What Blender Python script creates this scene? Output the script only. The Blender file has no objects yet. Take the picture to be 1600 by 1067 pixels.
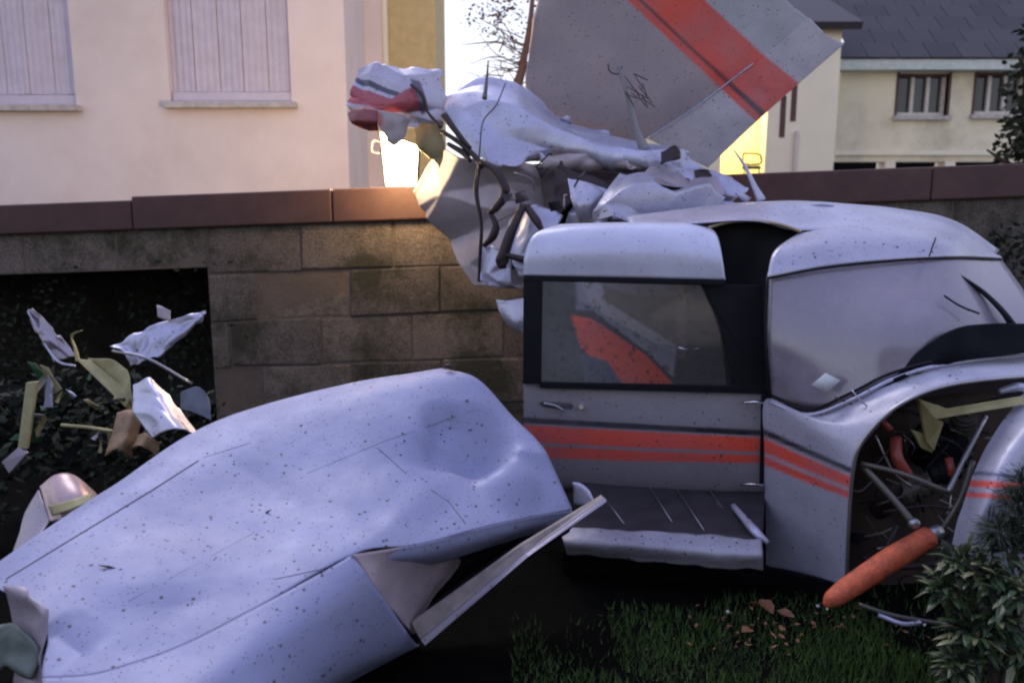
import bpy, bmesh, math, random
from mathutils import Vector, Matrix, noise
random.seed(7)
sc = bpy.context.scene
COL = sc.collection

# ------------------------------------------------------------------ camera
F = 1256.0; CX, CY = 800.0, 533.5; HOR = 320.0; CZ = 1.6
TH = math.atan((CY - HOR) / F)
cam = bpy.data.objects.new('camera', bpy.data.cameras.new('camera'))
COL.objects.link(cam); sc.camera = cam
cam.data.sensor_width = 36; cam.data.lens = 36 * F / 1600
cam.data.clip_start = 0.05; cam.data.clip_end = 2000
cam.location = (0, 0, CZ); cam.rotation_euler = (math.pi/2 - TH, 0, 0)
cam.data.dof.use_dof = True; cam.data.dof.focus_distance = 3.2; cam.data.dof.aperture_fstop = 2.6

# ------------------------------------------------------------------ sky and sun (overcast dusk)
SUN_EL, SUN_AZ = math.radians(52), math.radians(-28)
w = bpy.data.worlds.new('World'); sc.world = w; w.use_nodes = True
nt = w.node_tree; nt.nodes.clear()
so = nt.nodes.new('ShaderNodeOutputWorld'); bg = nt.nodes.new('ShaderNodeBackground')
sky = nt.nodes.new('ShaderNodeTexSky'); sky.sky_type = 'NISHITA'; sky.sun_disc = False
sky.sun_elevation = SUN_EL; sky.sun_rotation = SUN_AZ; sky.dust_density = 3.0; sky.air_density = 1.0; sky.ozone_density = 3.0
# a bright overcast deck: clouds over the clear sky, whiter towards the horizon
tc = nt.nodes.new('ShaderNodeTexCoord'); sx = nt.nodes.new('ShaderNodeSeparateXYZ'); nt.links.new(tc.outputs['Generated'], sx.inputs[0])
cr_ = nt.nodes.new('ShaderNodeValToRGB'); nt.links.new(sx.outputs[2], cr_.inputs[0])
cr_.color_ramp.elements[0].position = 0.0; cr_.color_ramp.elements[0].color = (.92, .94, .97, 1)
ce = cr_.color_ramp.elements.new(.3); ce.color = (.50, .53, .68, 1)
_e = cr_.color_ramp.elements[-1]; _e.position = .8; _e.color = (.31, .345, .62, 1)
ns = nt.nodes.new('ShaderNodeTexNoise'); ns.inputs['Scale'].default_value = 2.2; ns.inputs['Detail'].default_value = 5; nt.links.new(tc.outputs['Generated'], ns.inputs['Vector'])
mr = nt.nodes.new('ShaderNodeMapRange'); nt.links.new(ns.outputs['Fac'], mr.inputs[0]); mr.inputs[3].default_value = 12.5; mr.inputs[4].default_value = 16
vm = nt.nodes.new('ShaderNodeVectorMath'); vm.operation = 'SCALE'; nt.links.new(cr_.outputs[0], vm.inputs[0]); nt.links.new(mr.outputs[0], vm.inputs['Scale'])
mx = nt.nodes.new('ShaderNodeMix'); mx.data_type = 'RGBA'; mx.inputs[0].default_value = .85
nt.links.new(sky.outputs[0], mx.inputs[6]); nt.links.new(vm.outputs[0], mx.inputs[7])
nt.links.new(mx.outputs[2], bg.inputs[0]); nt.links.new(bg.outputs[0], so.inputs[0])
bg.inputs[1].default_value = 0.082
sd = bpy.data.lights.new('sun', 'SUN'); sd.energy = 0.8; sd.angle = math.radians(22); sd.color = (1.0, 0.93, 0.92)
sun = bpy.data.objects.new('sun', sd); COL.objects.link(sun)
dv = Vector((math.sin(SUN_AZ)*math.cos(SUN_EL), math.cos(SUN_AZ)*math.cos(SUN_EL), math.sin(SUN_EL)))
sun.rotation_euler = (-dv).to_track_quat('-Z', 'Y').to_euler()
sc.view_settings.view_transform = 'Standard'; sc.view_settings.look = 'None'
sc.view_settings.gamma = 1; sc.view_settings.exposure = 0.7; sc.view_settings.use_curve_mapping = False
sc.render.engine = 'CYCLES'
sc.cycles.pixel_filter_type = 'BLACKMAN_HARRIS'; sc.cycles.filter_width = 2.2
sc.cycles.transparent_max_bounces = 12

# ------------------------------------------------------------------ helpers
def W(px, py, d):
    """the place a line of sight reaches d metres out"""
    v = (CY - py) / F; u = (px - CX) / F
    s = d / (math.cos(TH) + v * math.sin(TH))
    return Vector((u * s, d, CZ + s * (v * math.cos(TH) - math.sin(TH))))

def link(o, parent=None):
    COL.objects.link(o)
    if parent is not None:
        o.parent = parent
        o.matrix_parent_inverse = Matrix.Translation(-parent.location)
    return o
def thing(name, label, cat, loc=(0,0,0), group=None):
    o = bpy.data.objects.new(name, None); COL.objects.link(o)
    o.location = loc; o.empty_display_size = 0.2
    o['label'] = label; o['category'] = cat
    if group: o['group'] = group
    return o
def tag(o, label=None, cat=None, group=None, kind=None):
    if label: o['label'] = label
    if cat: o['category'] = cat
    if group: o['group'] = group
    if kind: o['kind'] = kind
    return o
def meshobj(name, verts, faces, mat, parent=None, smooth=False):
    me = bpy.data.meshes.new(name); me.from_pydata([tuple(v) for v in verts], [], faces); me.update()
    if mat: me.materials.append(mat)
    if smooth: me.polygons.foreach_set('use_smooth', [True]*len(me.polygons))
    o = bpy.data.objects.new(name, me)
    return link(o, parent)
def bmobj(name, bm, mat, parent=None, smooth=False):
    me = bpy.data.meshes.new(name); bm.to_mesh(me); bm.free()
    me.materials.append(mat)
    if smooth: me.polygons.foreach_set('use_smooth', [True]*len(me.polygons))
    return link(bpy.data.objects.new(name, me), parent)
def bevel(o, w=0.006, seg=2):
    m = o.modifiers.new('bevel', 'BEVEL'); m.width = w; m.segments = seg; m.limit_method = 'ANGLE'; return o
def boxm(name, lo, hi, mat, parent=None, bev=0.0, jit=0.0):
    x0,y0,z0 = lo; x1,y1,z1 = hi
    v = [(x0,y0,z0),(x1,y0,z0),(x1,y1,z0),(x0,y1,z0),(x0,y0,z1),(x1,y0,z1),(x1,y1,z1),(x0,y1,z1)]
    if jit: v = [tuple(c + random.uniform(-jit, jit) for c in p) for p in v]
    f = [(0,3,2,1),(4,5,6,7),(0,1,5,4),(1,2,6,5),(2,3,7,6),(3,0,4,7)]
    o = meshobj(name, v, f, mat, parent)
    if bev: bevel(o, bev)
    return o
def slab(name, quad, depth, mat, parent=None, bev=0.0):
    """front face of 4 points (anticlockwise seen from the viewer) pushed back by depth (a vector)"""
    q = [Vector(p) for p in quad]; dv = Vector(depth)
    v = q + [p + dv for p in q]
    n = len(q)
    f = [tuple(range(n)), tuple(reversed(range(n, 2*n)))] + [((i+1)%n, i, n+i, n+(i+1)%n) for i in range(n)]
    o = meshobj(name, v, f, mat, parent)
    if bev: bevel(o, bev)
    return o
def catmull(P, t):
    n = len(P) - 1
    i = min(int(t * n), n - 1); s = t * n - i
    p1, p2 = P[i], P[i+1]
    p0 = P[i-1] if i > 0 else p1 + (p1 - p2)
    p3 = P[i+2] if i + 2 <= n else p2 + (p2 - p1)
    return 0.5 * ((2*p1) + (p2-p0)*s + (2*p0-5*p1+4*p2-p3)*s*s + (3*p1-p0-3*p2+p3)*s*s*s)
def inside(p, poly):
    x, y = p; c = False; j = len(poly)-1
    for i in range(len(poly)):
        xi, yi = poly[i]; xj, yj = poly[j]
        if (yi > y) != (yj > y) and x < (xj-xi)*(y-yi)/(yj-yi)+xi: c = not c
        j = i
    return c
def crease(p, f, seed):
    """facetted crumple: distance between the two nearest cell centres"""
    d, _ = noise.voronoi(p*f + Vector((seed*3.1, seed*1.7, seed)))
    return (d[1]-d[0])
def sheet(name, grid, mat, parent=None, nu=40, nv=30, amp=0.0, freq=6.0, cr=0.0, cf=5.0, jag=0.0,
          paint=None, base=None, facet=None, clip=(0,1), thick=0.004, seed=1, smooth=True, linear=False):
    """metal skin lofted through a grid of points (x, y, d); paint = [(polygon, colour)] painted marks"""
    rows = [[Vector(c) for c in r] for r in grid]
    verts=[]; src=[]
    def lin(P, t):
        n=len(P)-1; i=min(int(t*n), n-1); s=t*n-i; return P[i]*(1-s)+P[i+1]*s
    interp = lin if linear else catmull
    for j in range(nv+1):
        t = clip[0]+(clip[1]-clip[0])*j/nv
        for i in range(nu+1):
            u = i/nu
            c = interp([interp(r, u) for r in rows], t)
            p = W(c.x, c.y, c.z)
            if jag and (i in (0,nu) or j in (0,nv)):
                q = noise.noise_vector(p*11 + Vector((seed,0,0)))*1.2
                p = p + q*jag
            verts.append(p); src.append((c.x, c.y))
    faces=[]
    for j in range(nv):
        for i in range(nu):
            a=j*(nu+1)+i; faces.append((a, a+1, a+nu+2, a+nu+1))
    o = meshobj(name, verts, faces, mat, parent, smooth)
    me = o.data
    if amp or cr:
        nr = [v.normal.copy() for v in me.vertices]
        for k, v in enumerate(me.vertices):
            p = v.co.copy(); h = 0
            if amp: h += amp * (noise.fractal(p*freq + Vector((seed*5.3,0,0)), 1.0, 2.0, 3))
            if cr: h += cr * (crease(p, cf, seed) - 0.35)
            v.co = p + nr[k]*h
    if facet:
        gu, gv, am = facet; rq = random.Random(seed*13+1)
        H = {}
        for a in range(-2, gu+4):
            for b in range(-2, gv+4): H[a,b] = rq.uniform(-1,1)
        D = {k: rq.random() < .5 for k in H}
        me.update(); nr = [v.normal.copy() for v in me.vertices]
        for j in range(nv+1):
            for i in range(nu+1):
                k=j*(nu+1)+i; p=me.vertices[k].co
                q=noise.noise_vector(Vector((i/nu*gu*.45, j/nv*gv*.45, seed*2.7)))
                x=i/nu*gu+q.x*1.1+.5; y=j/nv*gv+q.y*1.1+.5
                a=max(-2,min(gu+2,math.floor(x))); b=max(-2,min(gv+2,math.floor(y))); fx=x-a; fy=y-b
                h00,h10,h01,h11=H[a,b],H[a+1,b],H[a,b+1],H[a+1,b+1]
                if D[a,b]: h = h00+(h10-h00)*fx+(h11-h10)*fy if fx>fy else h00+(h11-h01)*fx+(h01-h00)*fy
                else: h = h00+(h10-h00)*fx+(h01-h00)*fy if fx+fy<1 else h11+(h01-h11)*(1-fx)+(h10-h11)*(1-fy)
                me.vertices[k].co = p + nr[k]*h*am*(1 if clip==(0,1) else min(1,(1-j/nv)*4))
    if paint is not None:
        at = me.color_attributes.new('paint', 'FLOAT_COLOR', 'POINT')
        b = base or (0.62,0.62,0.68)
        for k, s in enumerate(src):
            i = k % (nu+1); s2 = src[k+1] if i < nu else src[k-1]; s3 = src[k+nu+1] if k+nu+1 < len(src) else src[k-nu-1]
            hu = ((s2[0]-s[0])*.25, (s2[1]-s[1])*.25); hv = ((s3[0]-s[0])*.25, (s3[1]-s[1])*.25)
            near = [q for q in paint if min(a[0] for a in q[0])-6 < s[0] < max(a[0] for a in q[0])+6 and min(a[1] for a in q[0])-6 < s[1] < max(a[1] for a in q[0])+6]
            if near:
                acc=[0,0,0]; m_=0
                for du in (-1.5,-.5,.5,1.5):
                    for dv_ in (-1.5,-.5,.5,1.5):
                        t_=(s[0]+hu[0]*du+hv[0]*dv_, s[1]+hu[1]*du+hv[1]*dv_); cc=b
                        for poly, pc in near:
                            if inside(t_, poly): cc = pc
                        acc=[acc[0]+cc[0],acc[1]+cc[1],acc[2]+cc[2]]; m_+=1
                c=[q/m_ for q in acc]
            else: c = b
            at.data[k].color = (c[0], c[1], c[2], 1)
    if thick:
        m = o.modifiers.new('skin', 'SOLIDIFY'); m.thickness = thick; m.offset = 0
    return o
def tube(name, pts, rad, mat, parent=None, seg=10, sub=6, flat=1.0):
    """round bar through (x,y,d) points; rad a number or one per point"""
    P = [W(*p) for p in pts]
    return tubeW(name, P, rad, mat, parent, seg, sub, flat)
def tubeW(name, P, rad, mat, parent=None, seg=10, sub=6, flat=1.0):
    P=[Vector(p) for p in P]
    n=len(P); R = [rad]*n if not isinstance(rad,(list,tuple)) else list(rad)
    pts=[]; rr=[]
    m = (n-1)*sub if n>2 else max(1, sub//3)
    for k in range(m+1):
        t=k/m; pts.append(catmull(P,t)); i=min(int(t*(n-1)), n-2); s=t*(n-1)-i; rr.append(R[i]*(1-s)+R[i+1]*s)
    v=[];f=[]; up=Vector((0.13,0.2,1)).normalized()
    for k,p in enumerate(pts):
        tg=(pts[min(k+1,m)]-pts[max(k-1,0)]).normalized()
        a=tg.cross(up)
        if a.length<1e-3: a=tg.cross(Vector((1,0,0)))
        a.normalize(); b=tg.cross(a).normalized()
        for s in range(seg):
            g=2*math.pi*s/seg
            v.append(p+(a*math.cos(g)+b*math.sin(g)*flat)*rr[k])
    for k in range(m):
        for s in range(seg):
            f.append((k*seg+s,k*seg+(s+1)%seg,(k+1)*seg+(s+1)%seg,(k+1)*seg+s))
    f.append(tuple(reversed(range(seg)))); f.append(tuple(range(m*seg,m*seg+seg)))
    o=meshobj(name,v,f,mat,parent,True)
    for q in o.data.polygons[-2:]: q.use_smooth=False
    return o

# ------------------------------------------------------------------ materials
def newmat(name):
    m=bpy.data.materials.new(name); m.use_nodes=True
    nt=m.node_tree; b=nt.nodes['Principled BSDF']; return m,nt,b
def N(nt,t,**k):
    n=nt.nodes.new(t)
    for a,b in k.items(): setattr(n,a,b)
    return n
def mix(nt, fac, a, b, mode='MIX'):
    n=N(nt,'ShaderNodeMix',data_type='RGBA',blend_type=mode)
    for sock,val in ((0,fac),(6,a),(7,b)):
        if hasattr(val,'is_output'): nt.links.new(val,n.inputs[sock])
        elif val is not None: n.inputs[sock].default_value = val if sock==0 else (val[0],val[1],val[2],1)
    return n.outputs[2]
def ramp(nt, src, lo, hi):
    r=N(nt,'ShaderNodeMapRange'); nt.links.new(src,r.inputs[0]); r.inputs[1].default_value=lo; r.inputs[2].default_value=hi
    return r.outputs[0]
def geo(nt): return N(nt,'ShaderNodeNewGeometry').outputs['Position']
def nz(nt, scale, detail=4, rough=.6):
    n=N(nt,'ShaderNodeTexNoise'); n.inputs['Scale'].default_value=scale; n.inputs['Detail'].default_value=detail; n.inputs['Roughness'].default_value=rough
    nt.links.new(geo(nt),n.inputs['Vector']); return n.outputs['Fac']
def plain(name, col, rough=.6, metal=0, var=.25, scale=8, bump=.0, bscale=60, dirt=None, rnd=0.0, spec=.5):
    m,nt,b=newmat(name); b.inputs['Specular IOR Level'].default_value=spec
    c2=[x*(1-var) for x in col]
    c=mix(nt, ramp(nt,nz(nt,scale),.3,.7), col, c2)
    if dirt: c=mix(nt, ramp(nt,nz(nt,scale*.6,6,.7),.5,.72), c, dirt)
    if rnd:
        oi=N(nt,'ShaderNodeObjectInfo'); r=N(nt,'ShaderNodeMapRange'); nt.links.new(oi.outputs['Random'],r.inputs[0]); r.inputs[3].default_value=1-rnd; r.inputs[4].default_value=1+rnd
        mu=N(nt,'ShaderNodeVectorMath',operation='SCALE'); nt.links.new(c,mu.inputs[0]); nt.links.new(r.outputs[0],mu.inputs['Scale']); c=mu.outputs[0]
    nt.links.new(c,b.inputs['Base Color']); b.inputs['Roughness'].default_value=rough; b.inputs['Metallic'].default_value=metal
    if bump:
        bp=N(nt,'ShaderNodeBump'); bp.inputs['Strength'].default_value=bump; bp.inputs['Distance'].default_value=.01
        nt.links.new(nz(nt,bscale,5),bp.inputs['Height']); nt.links.new(bp.outputs[0],b.inputs['Normal'])
    return m
def skin(name, col=(.60,.60,.70), painted=False, speck=.5, rough=.34, metal=.45, mott=0, grime=.5):
    """painted aluminium skin with spatter, dull patches and grime"""
    m,nt,b=newmat(name)
    if painted:
        a=N(nt,'ShaderNodeVertexColor',layer_name='paint'); c=a.outputs[0]
    else:
        rgb=N(nt,'ShaderNodeRGB'); rgb.outputs[0].default_value=(*col,1); c=rgb.outputs[0]
    g=ramp(nt,nz(nt,3.5,5,.6),.35,.75)
    mu=N(nt,'ShaderNodeMath',operation='MULTIPLY'); nt.links.new(g,mu.inputs[0]); mu.inputs[1].default_value=grime
    c=mix(nt,mu.outputs[0],c,(.22,.20,.25))
    b.inputs['Metallic'].default_value=metal
    if mott:
        c=mix(nt,ramp(nt,nz(nt,22,6,.75),.55,.66),c,(.05,.05,.03)); c=mix(nt,ramp(nt,nz(nt,48,4,.75),.6,.7),c,(.16,.15,.13))
    # soil spatter: small irregular spots
    for sc_,th,am in ((30,.2,speck),(70,.24,speck*.8)):
        vo=N(nt,'ShaderNodeTexVoronoi'); vo.inputs['Scale'].default_value=sc_; vo.inputs['Randomness'].default_value=1
        nt.links.new(geo(nt),vo.inputs['Vector'])
        d=ramp(nt,vo.outputs['Distance'],th,th*.6)
        sel=ramp(nt,nz(nt,sc_*.45,2),.46,.54)
        q=N(nt,'ShaderNodeMath',operation='MULTIPLY'); nt.links.new(d,q.inputs[0]); nt.links.new(sel,q.inputs[1])
        q2=N(nt,'ShaderNodeMath',operation='MULTIPLY'); nt.links.new(q.outputs[0],q2.inputs[0]); q2.inputs[1].default_value=am
        c=mix(nt,q2.outputs[0],c,(.06,.05,.06))
    nt.links.new(c,b.inputs['Base Color'])
    r=N(nt,'ShaderNodeMapRange'); nt.links.new(nz(nt,9,4),r.inputs[0]); r.inputs[3].default_value=rough-.08; r.inputs[4].default_value=rough+.2
    nt.links.new(r.outputs[0],b.inputs['Roughness'])
    bp=N(nt,'ShaderNodeBump'); bp.inputs['Strength'].default_value=.12; bp.inputs['Distance'].default_value=.02
    nt.links.new(nz(nt,14,3),bp.inputs['Height']); nt.links.new(bp.outputs[0],b.inputs['Normal'])
    return m
def glass(name, tint=(.75,.78,.8), haze=.25, hazecol=(.45,.43,.5), gl=.25, rg=.06):
    m,nt,b=newmat(name); nt.nodes.remove(b); out=nt.nodes['Material Output']
    tr=N(nt,'ShaderNodeBsdfTransparent'); tr.inputs[0].default_value=(*tint,1)
    gs=N(nt,'ShaderNodeBsdfGlossy'); gs.inputs['Roughness'].default_value=rg; gs.inputs[0].default_value=(.9,.9,.95,1)
    df=N(nt,'ShaderNodeBsdfDiffuse'); df.inputs[0].default_value=(*hazecol,1)
    fr=N(nt,'ShaderNodeFresnel'); fr.inputs[0].default_value=1.5
    ad=N(nt,'ShaderNodeMath',operation='ADD'); nt.links.new(fr.outputs[0],ad.inputs[0]); ad.inputs[1].default_value=gl
    m1=N(nt,'ShaderNodeMixShader'); nt.links.new(ad.outputs[0],m1.inputs[0]); nt.links.new(tr.outputs[0],m1.inputs[1]); nt.links.new(gs.outputs[0],m1.inputs[2])
    hz=N(nt,'ShaderNodeMapRange'); nt.links.new(nz(nt,12,6,.7),hz.inputs[0]); hz.inputs[1].default_value=.3; hz.inputs[2].default_value=.7; hz.inputs[3].default_value=haze*.75; hz.inputs[4].default_value=min(1,haze*1.2)
    m2=N(nt,'ShaderNodeMixShader'); nt.links.new(hz.outputs[0],m2.inputs[0]); nt.links.new(m1.outputs[0],m2.inputs[1]); nt.links.new(df.outputs[0],m2.inputs[2])
    nt.links.new(m2.outputs[0],out.inputs[0]); return m
def emis(name,col,st):
    m,nt,b=newmat(name); b.inputs['Emission Color'].default_value=(*col,1); b.inputs['Emission Strength'].default_value=st; b.inputs['Base Color'].default_value=(*col,1); return m

def blockmat():
    m,nt,b=newmat('concrete_block')
    c=mix(nt,ramp(nt,nz(nt,4,6,.7),.35,.65),(.22,.185,.16),(.10,.085,.07))
    c=mix(nt,ramp(nt,nz(nt,70,3,.8),.45,.62),c,(.26,.21,.18))
    c=mix(nt,ramp(nt,nz(nt,110,3,.8),.5,.66),c,(.04,.03,.025))
    mo=N(nt,'ShaderNodeMath',operation='MULTIPLY'); nt.links.new(ramp(nt,nz(nt,1.8,6,.75),.46,.6),mo.inputs[0]); mo.inputs[1].default_value=.85
    c=mix(nt,mo.outputs[0],c,(.035,.038,.018))
    oi=N(nt,'ShaderNodeObjectInfo'); r=N(nt,'ShaderNodeMapRange'); nt.links.new(oi.outputs['Random'],r.inputs[0]); r.inputs[3].default_value=.8; r.inputs[4].default_value=1.15
    mu=N(nt,'ShaderNodeVectorMath',operation='SCALE'); nt.links.new(c,mu.inputs[0]); nt.links.new(r.outputs[0],mu.inputs['Scale'])
    nt.links.new(mu.outputs[0],b.inputs['Base Color']); b.inputs['Roughness'].default_value=.95
    bp=N(nt,'ShaderNodeBump'); bp.inputs['Strength'].default_value=1; bp.inputs['Distance'].default_value=.02
    nt.links.new(nz(nt,55,6,.75),bp.inputs['Height']); nt.links.new(bp.outputs[0],b.inputs['Normal'])
    return m
WHITE=(.46,.46,.56); RED=(.95,.11,.06); BLACK=(.012,.013,.02); GREY=(.33,.31,.35)
M_skin=skin('aircraft_skin',WHITE,speck=.9); M_skinp=skin('aircraft_skin_painted',painted=True,speck=.75,metal=.15)
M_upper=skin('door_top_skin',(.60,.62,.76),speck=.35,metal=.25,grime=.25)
M_clean=skin('aircraft_skin_clean',(.52,.53,.67),speck=.85)
M_dull=skin('dull_primer_skin',(.42,.37,.40),speck=.3,rough=.55)
M_inside=plain('zinc_primer_inside',(.30,.26,.13),.6,var=.4)
M_yel=plain('yellow_primer',(.40,.36,.16),.5,var=.45,scale=14)
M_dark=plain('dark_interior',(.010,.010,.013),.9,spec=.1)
M_rub=plain('black_rubber',(.008,.009,.013),.6,spec=.2)
M_brown=plain('dark_brown_strap',(.035,.020,.025),.6)
M_steel=plain('bare_metal',(.42,.42,.44),.35,metal=.8)
M_chrome=plain('chrome',(.75,.75,.78),.15,metal=1,var=.05)
M_orange=plain('orange_paint',(.72,.14,.05),.6,var=.45,scale=30,dirt=(.22,.06,.04),bump=.8,bscale=45)
M_tube=plain('olive_tube',(.16,.15,.13),.45,metal=.4)
M_red=plain('red_hose',(.28,.045,.03),.4)
M_brass=plain('worn_trim',(.45,.36,.24),.3,metal=.5)
M_wall=blockmat()
M_mort=plain('mortar',(.15,.115,.09),.95,bump=.8)
M_cop=plain('maroon_coping',(.085,.040,.038),.7,var=.35,scale=5,bump=.4,bscale=90,rnd=.12)
M_plas=plain('pink_plaster',(.76,.65,.61),.9,var=.14,scale=1.1,dirt=(.62,.51,.47),bump=.35,bscale=60)
M_plas2=plain('cream_plaster',(.80,.71,.52),.9,var=.15,scale=1.2,bump=.3,bscale=50,dirt=(.48,.42,.30))
M_plas3=plain('pale_plaster',(.82,.74,.58),.9,var=.1,scale=1.2,bump=.3,bscale=50)
M_sill=plain('sill_stone',(.55,.50,.46),.8,var=.4,scale=12)
M_shut=plain('shutter_paint',(.56,.50,.58),.6,var=.15,scale=6)
M_wfr=plain('window_frame_paint',(.60,.55,.5),.5)
M_slate=plain('slate',(.035,.03,.033),.6,rnd=.3)
M_eave=plain('eave_paint',(.55,.60,.55),.6)
M_leaf=plain('dark_foliage',(.013,.024,.011),.9,var=.6,scale=25)
M_leaf2=plain('shrub_leaves',(.045,.09,.03),.45,var=.6,scale=30)
M_leaf3=plain('pale_shrub_leaves',(.19,.20,.09),.45,var=.4,scale=30)
M_twig=plain('twigs',(.10,.05,.045),.8)
M_bark=plain('bark',(.06,.045,.035),.9,bump=.6)
M_dry=plain('dry_leaf',(.30,.13,.06),.7,var=.5,scale=40)
M_soil=plain('soil_crumb',(.05,.035,.035),.9)
M_lawn=plain('shade_dark_soil',(.0045,.0045,.004),1,spec=.05,var=.5,scale=12,bump=.8)  # near black: shade under the wreck put into the soil colour
M_blade=plain('grass_blade',(.075,.15,.022),.7,var=.6,scale=7)
M_asph=plain('asphalt',(.05,.05,.052),.9,bump=.3)
M_glass=glass('door_glass',(.88,.9,.92),.04,(.35,.34,.38),.02)
M_plexi=glass('sky_haze_plexiglass',(.7,.7,.75),.5,(.36,.32,.38),.14,.22)  # sky's lavender reflection put into the haze colour, along with dust
M_wglass=plain('window_glass_dark',(.02,.022,.025),.08,var=.1)

# ================================================================== GROUND
me_n=[]
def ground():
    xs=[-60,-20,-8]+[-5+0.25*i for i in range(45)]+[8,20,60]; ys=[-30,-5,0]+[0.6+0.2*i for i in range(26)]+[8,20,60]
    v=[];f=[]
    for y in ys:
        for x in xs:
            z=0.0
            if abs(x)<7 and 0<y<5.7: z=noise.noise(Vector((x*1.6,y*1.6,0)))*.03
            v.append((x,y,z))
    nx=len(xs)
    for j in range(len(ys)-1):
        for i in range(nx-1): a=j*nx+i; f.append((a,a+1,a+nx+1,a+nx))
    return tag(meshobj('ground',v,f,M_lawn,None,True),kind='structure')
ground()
rd=meshobj('courtyard',[(-60,6.2,.05),(60,6.2,.05),(60,60,.05),(-60,60,.05)],[(0,1,2,3)],M_asph); tag(rd,kind='structure')

# grass blades
def grass():
    v=[];f=[]
    rnd=random.Random(3)
    for k in range(62000):
        y=rnd.uniform(1.9,3.9); x=rnd.uniform(-0.9,2.6)
        if rnd.random()>.12+.88*max(0,min(1,(x+.35+.25*noise.noise(Vector((y*4,1,1))))/.7)): continue
        edge=2.95+.35*max(0,min(1,(x-.6)/.8))-(.5 if x<0 else 0)+.18*noise.noise(Vector((x*3,2,7)))
        if y>edge or (y>edge-.35 and rnd.random()<.7*(y-edge+.35)/.35): continue
        if noise.noise(Vector((x*2.2,y*2.2,4)))<-.2 and rnd.random()<.85: continue
        h=rnd.uniform(.015,.05)*(1+.7*noise.noise(Vector((x*3,y*3,9)))); a=rnd.uniform(0,6.28); l=rnd.uniform(0,.03); wd=rnd.uniform(.0015,.0035)
        z=noise.noise(Vector((x*1.6,y*1.6,0)))*.03-.004
        c,s=math.cos(a)*wd,math.sin(a)*wd; b=rnd.uniform(0,6.28)
        lx,ly=math.cos(b)*l,math.sin(b)*l
        i=len(v); v+= [(x-c,y-s,z),(x+c,y+s,z),(x+lx,y+ly,z+h)]; f.append((i,i+1,i+2))
    return tag(meshobj('lawn_grass',v,f,M_blade),'short dark green grass in front of the wreck','grass',kind='stuff')
grass()
def leafobj(name,loc,size,mat,parent=None,rot=None,fold=.25,rnd=random):
    L,Wd=size,size*.55
    v=[(-L,0,0),(-L*.3,Wd,L*fold),(L*.4,Wd*.8,L*fold),(L,0,L*.1),(L*.4,-Wd*.8,L*fold),(-L*.3,-Wd,L*fold),(-L*.3,0,0),(L*.4,0,0)]
    f=[(0,6,1),(6,7,2,1),(7,3,2),(0,5,6),(5,4,7,6),(4,3,7)]
    o=meshobj(name,v,f,mat,parent)
    o.location=loc; o.rotation_euler=rot or (rnd.uniform(-.4,.4),rnd.uniform(-.4,.4),rnd.uniform(0,6.28)); return o
def litter():
    rn=random.Random(61); V=[];FF=[]
    for k in range(70):
        px=rn.gauss(1190,90); py=rn.uniform(975,1064); d=F*1.6/(py-HOR); p=W(px,py,d*.98); p.z=rn.uniform(.015,.035)
        a=rn.uniform(0,6.28); s=rn.uniform(.006,.018); c,q=math.cos(a)*s,math.sin(a)*s; i=len(V)
        V+=[p+Vector((c,q,rn.uniform(-.004,.006))),p+Vector((-q*.5,c*.5,.003)),p+Vector((-c,-q,rn.uniform(-.004,.006))),p+Vector((q*.5,-c*.5,0))]; FF.append((i,i+1,i+2,i+3))
    tag(meshobj('leaf_litter',V,FF,M_dry),'small brown leaf litter sprinkled on the lawn','leaf litter',kind='stuff')
litter()
r0=random.Random(5)
for (px,py,s,lab) in ((1195,990,.05,'large brown dead leaf on the grass left of the orange tube'),(1225,1003,.035,'small brown dead leaf touching the large one on the grass'),
                  (1178,985,.028,'brown dead leaf with its tip up, left of the others'),(1165,1035,.04,'pale brown dead leaf lying lowest on the grass')):
    d=F*1.6/(py-HOR); p=W(px,py,d*.985)
    p.z=.035; leafobj('dead_leaf',p,s,M_dry,None,None,.3,r0); 
    tag(COL.objects[-1],lab,'leaf','dead leaves on the grass')
M_white=plain('white_scrap',(.7,.75,.75),.5)
for k,(px,py,s) in enumerate(((1135,995,.009),(1275,985,.007),(1290,990,.006),(1535,1042,.009),(1440,1018,.007))):
    d=F*1.6/(py-HOR); p=W(px,py,d*.98); p.z=.035
    bm=bmesh.new(); bmesh.ops.create_icosphere(bm,subdivisions=1,radius=s)
    for q in bm.verts: q.co*=random.uniform(.7,1.3)
    o=bmobj('paint_flake',bm,M_white); o.location=p
    tag(o,['bluish white paint flake on the grass under the sill','white flake left of a close pair on the grass','white flake right of a close pair on the grass','white flake on the grass at the bottom right corner','small pale flake on the grass below the orange tube'][k],'debris','paint flakes on the grass')

# ================================================================== GARDEN WALL
WY=5.7; SL=.0365
def ztop(X): return W(0,366,WY).z+SL*(X-W(0,366,WY).x)
M_niche=plain('shade_brown_recess',(.035,.026,.019),.95,var=.6,scale=4)  # lack of light in the recess put into this dark brown
wall=thing('garden_wall','rough brown concrete block garden wall behind the wreck','wall',(0,WY,0))
CH=.338; BL=.655
xl=W(-260,400,WY).x; xe=W(328,500,WY).x; znt=ztop(0)-CH*.62
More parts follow.
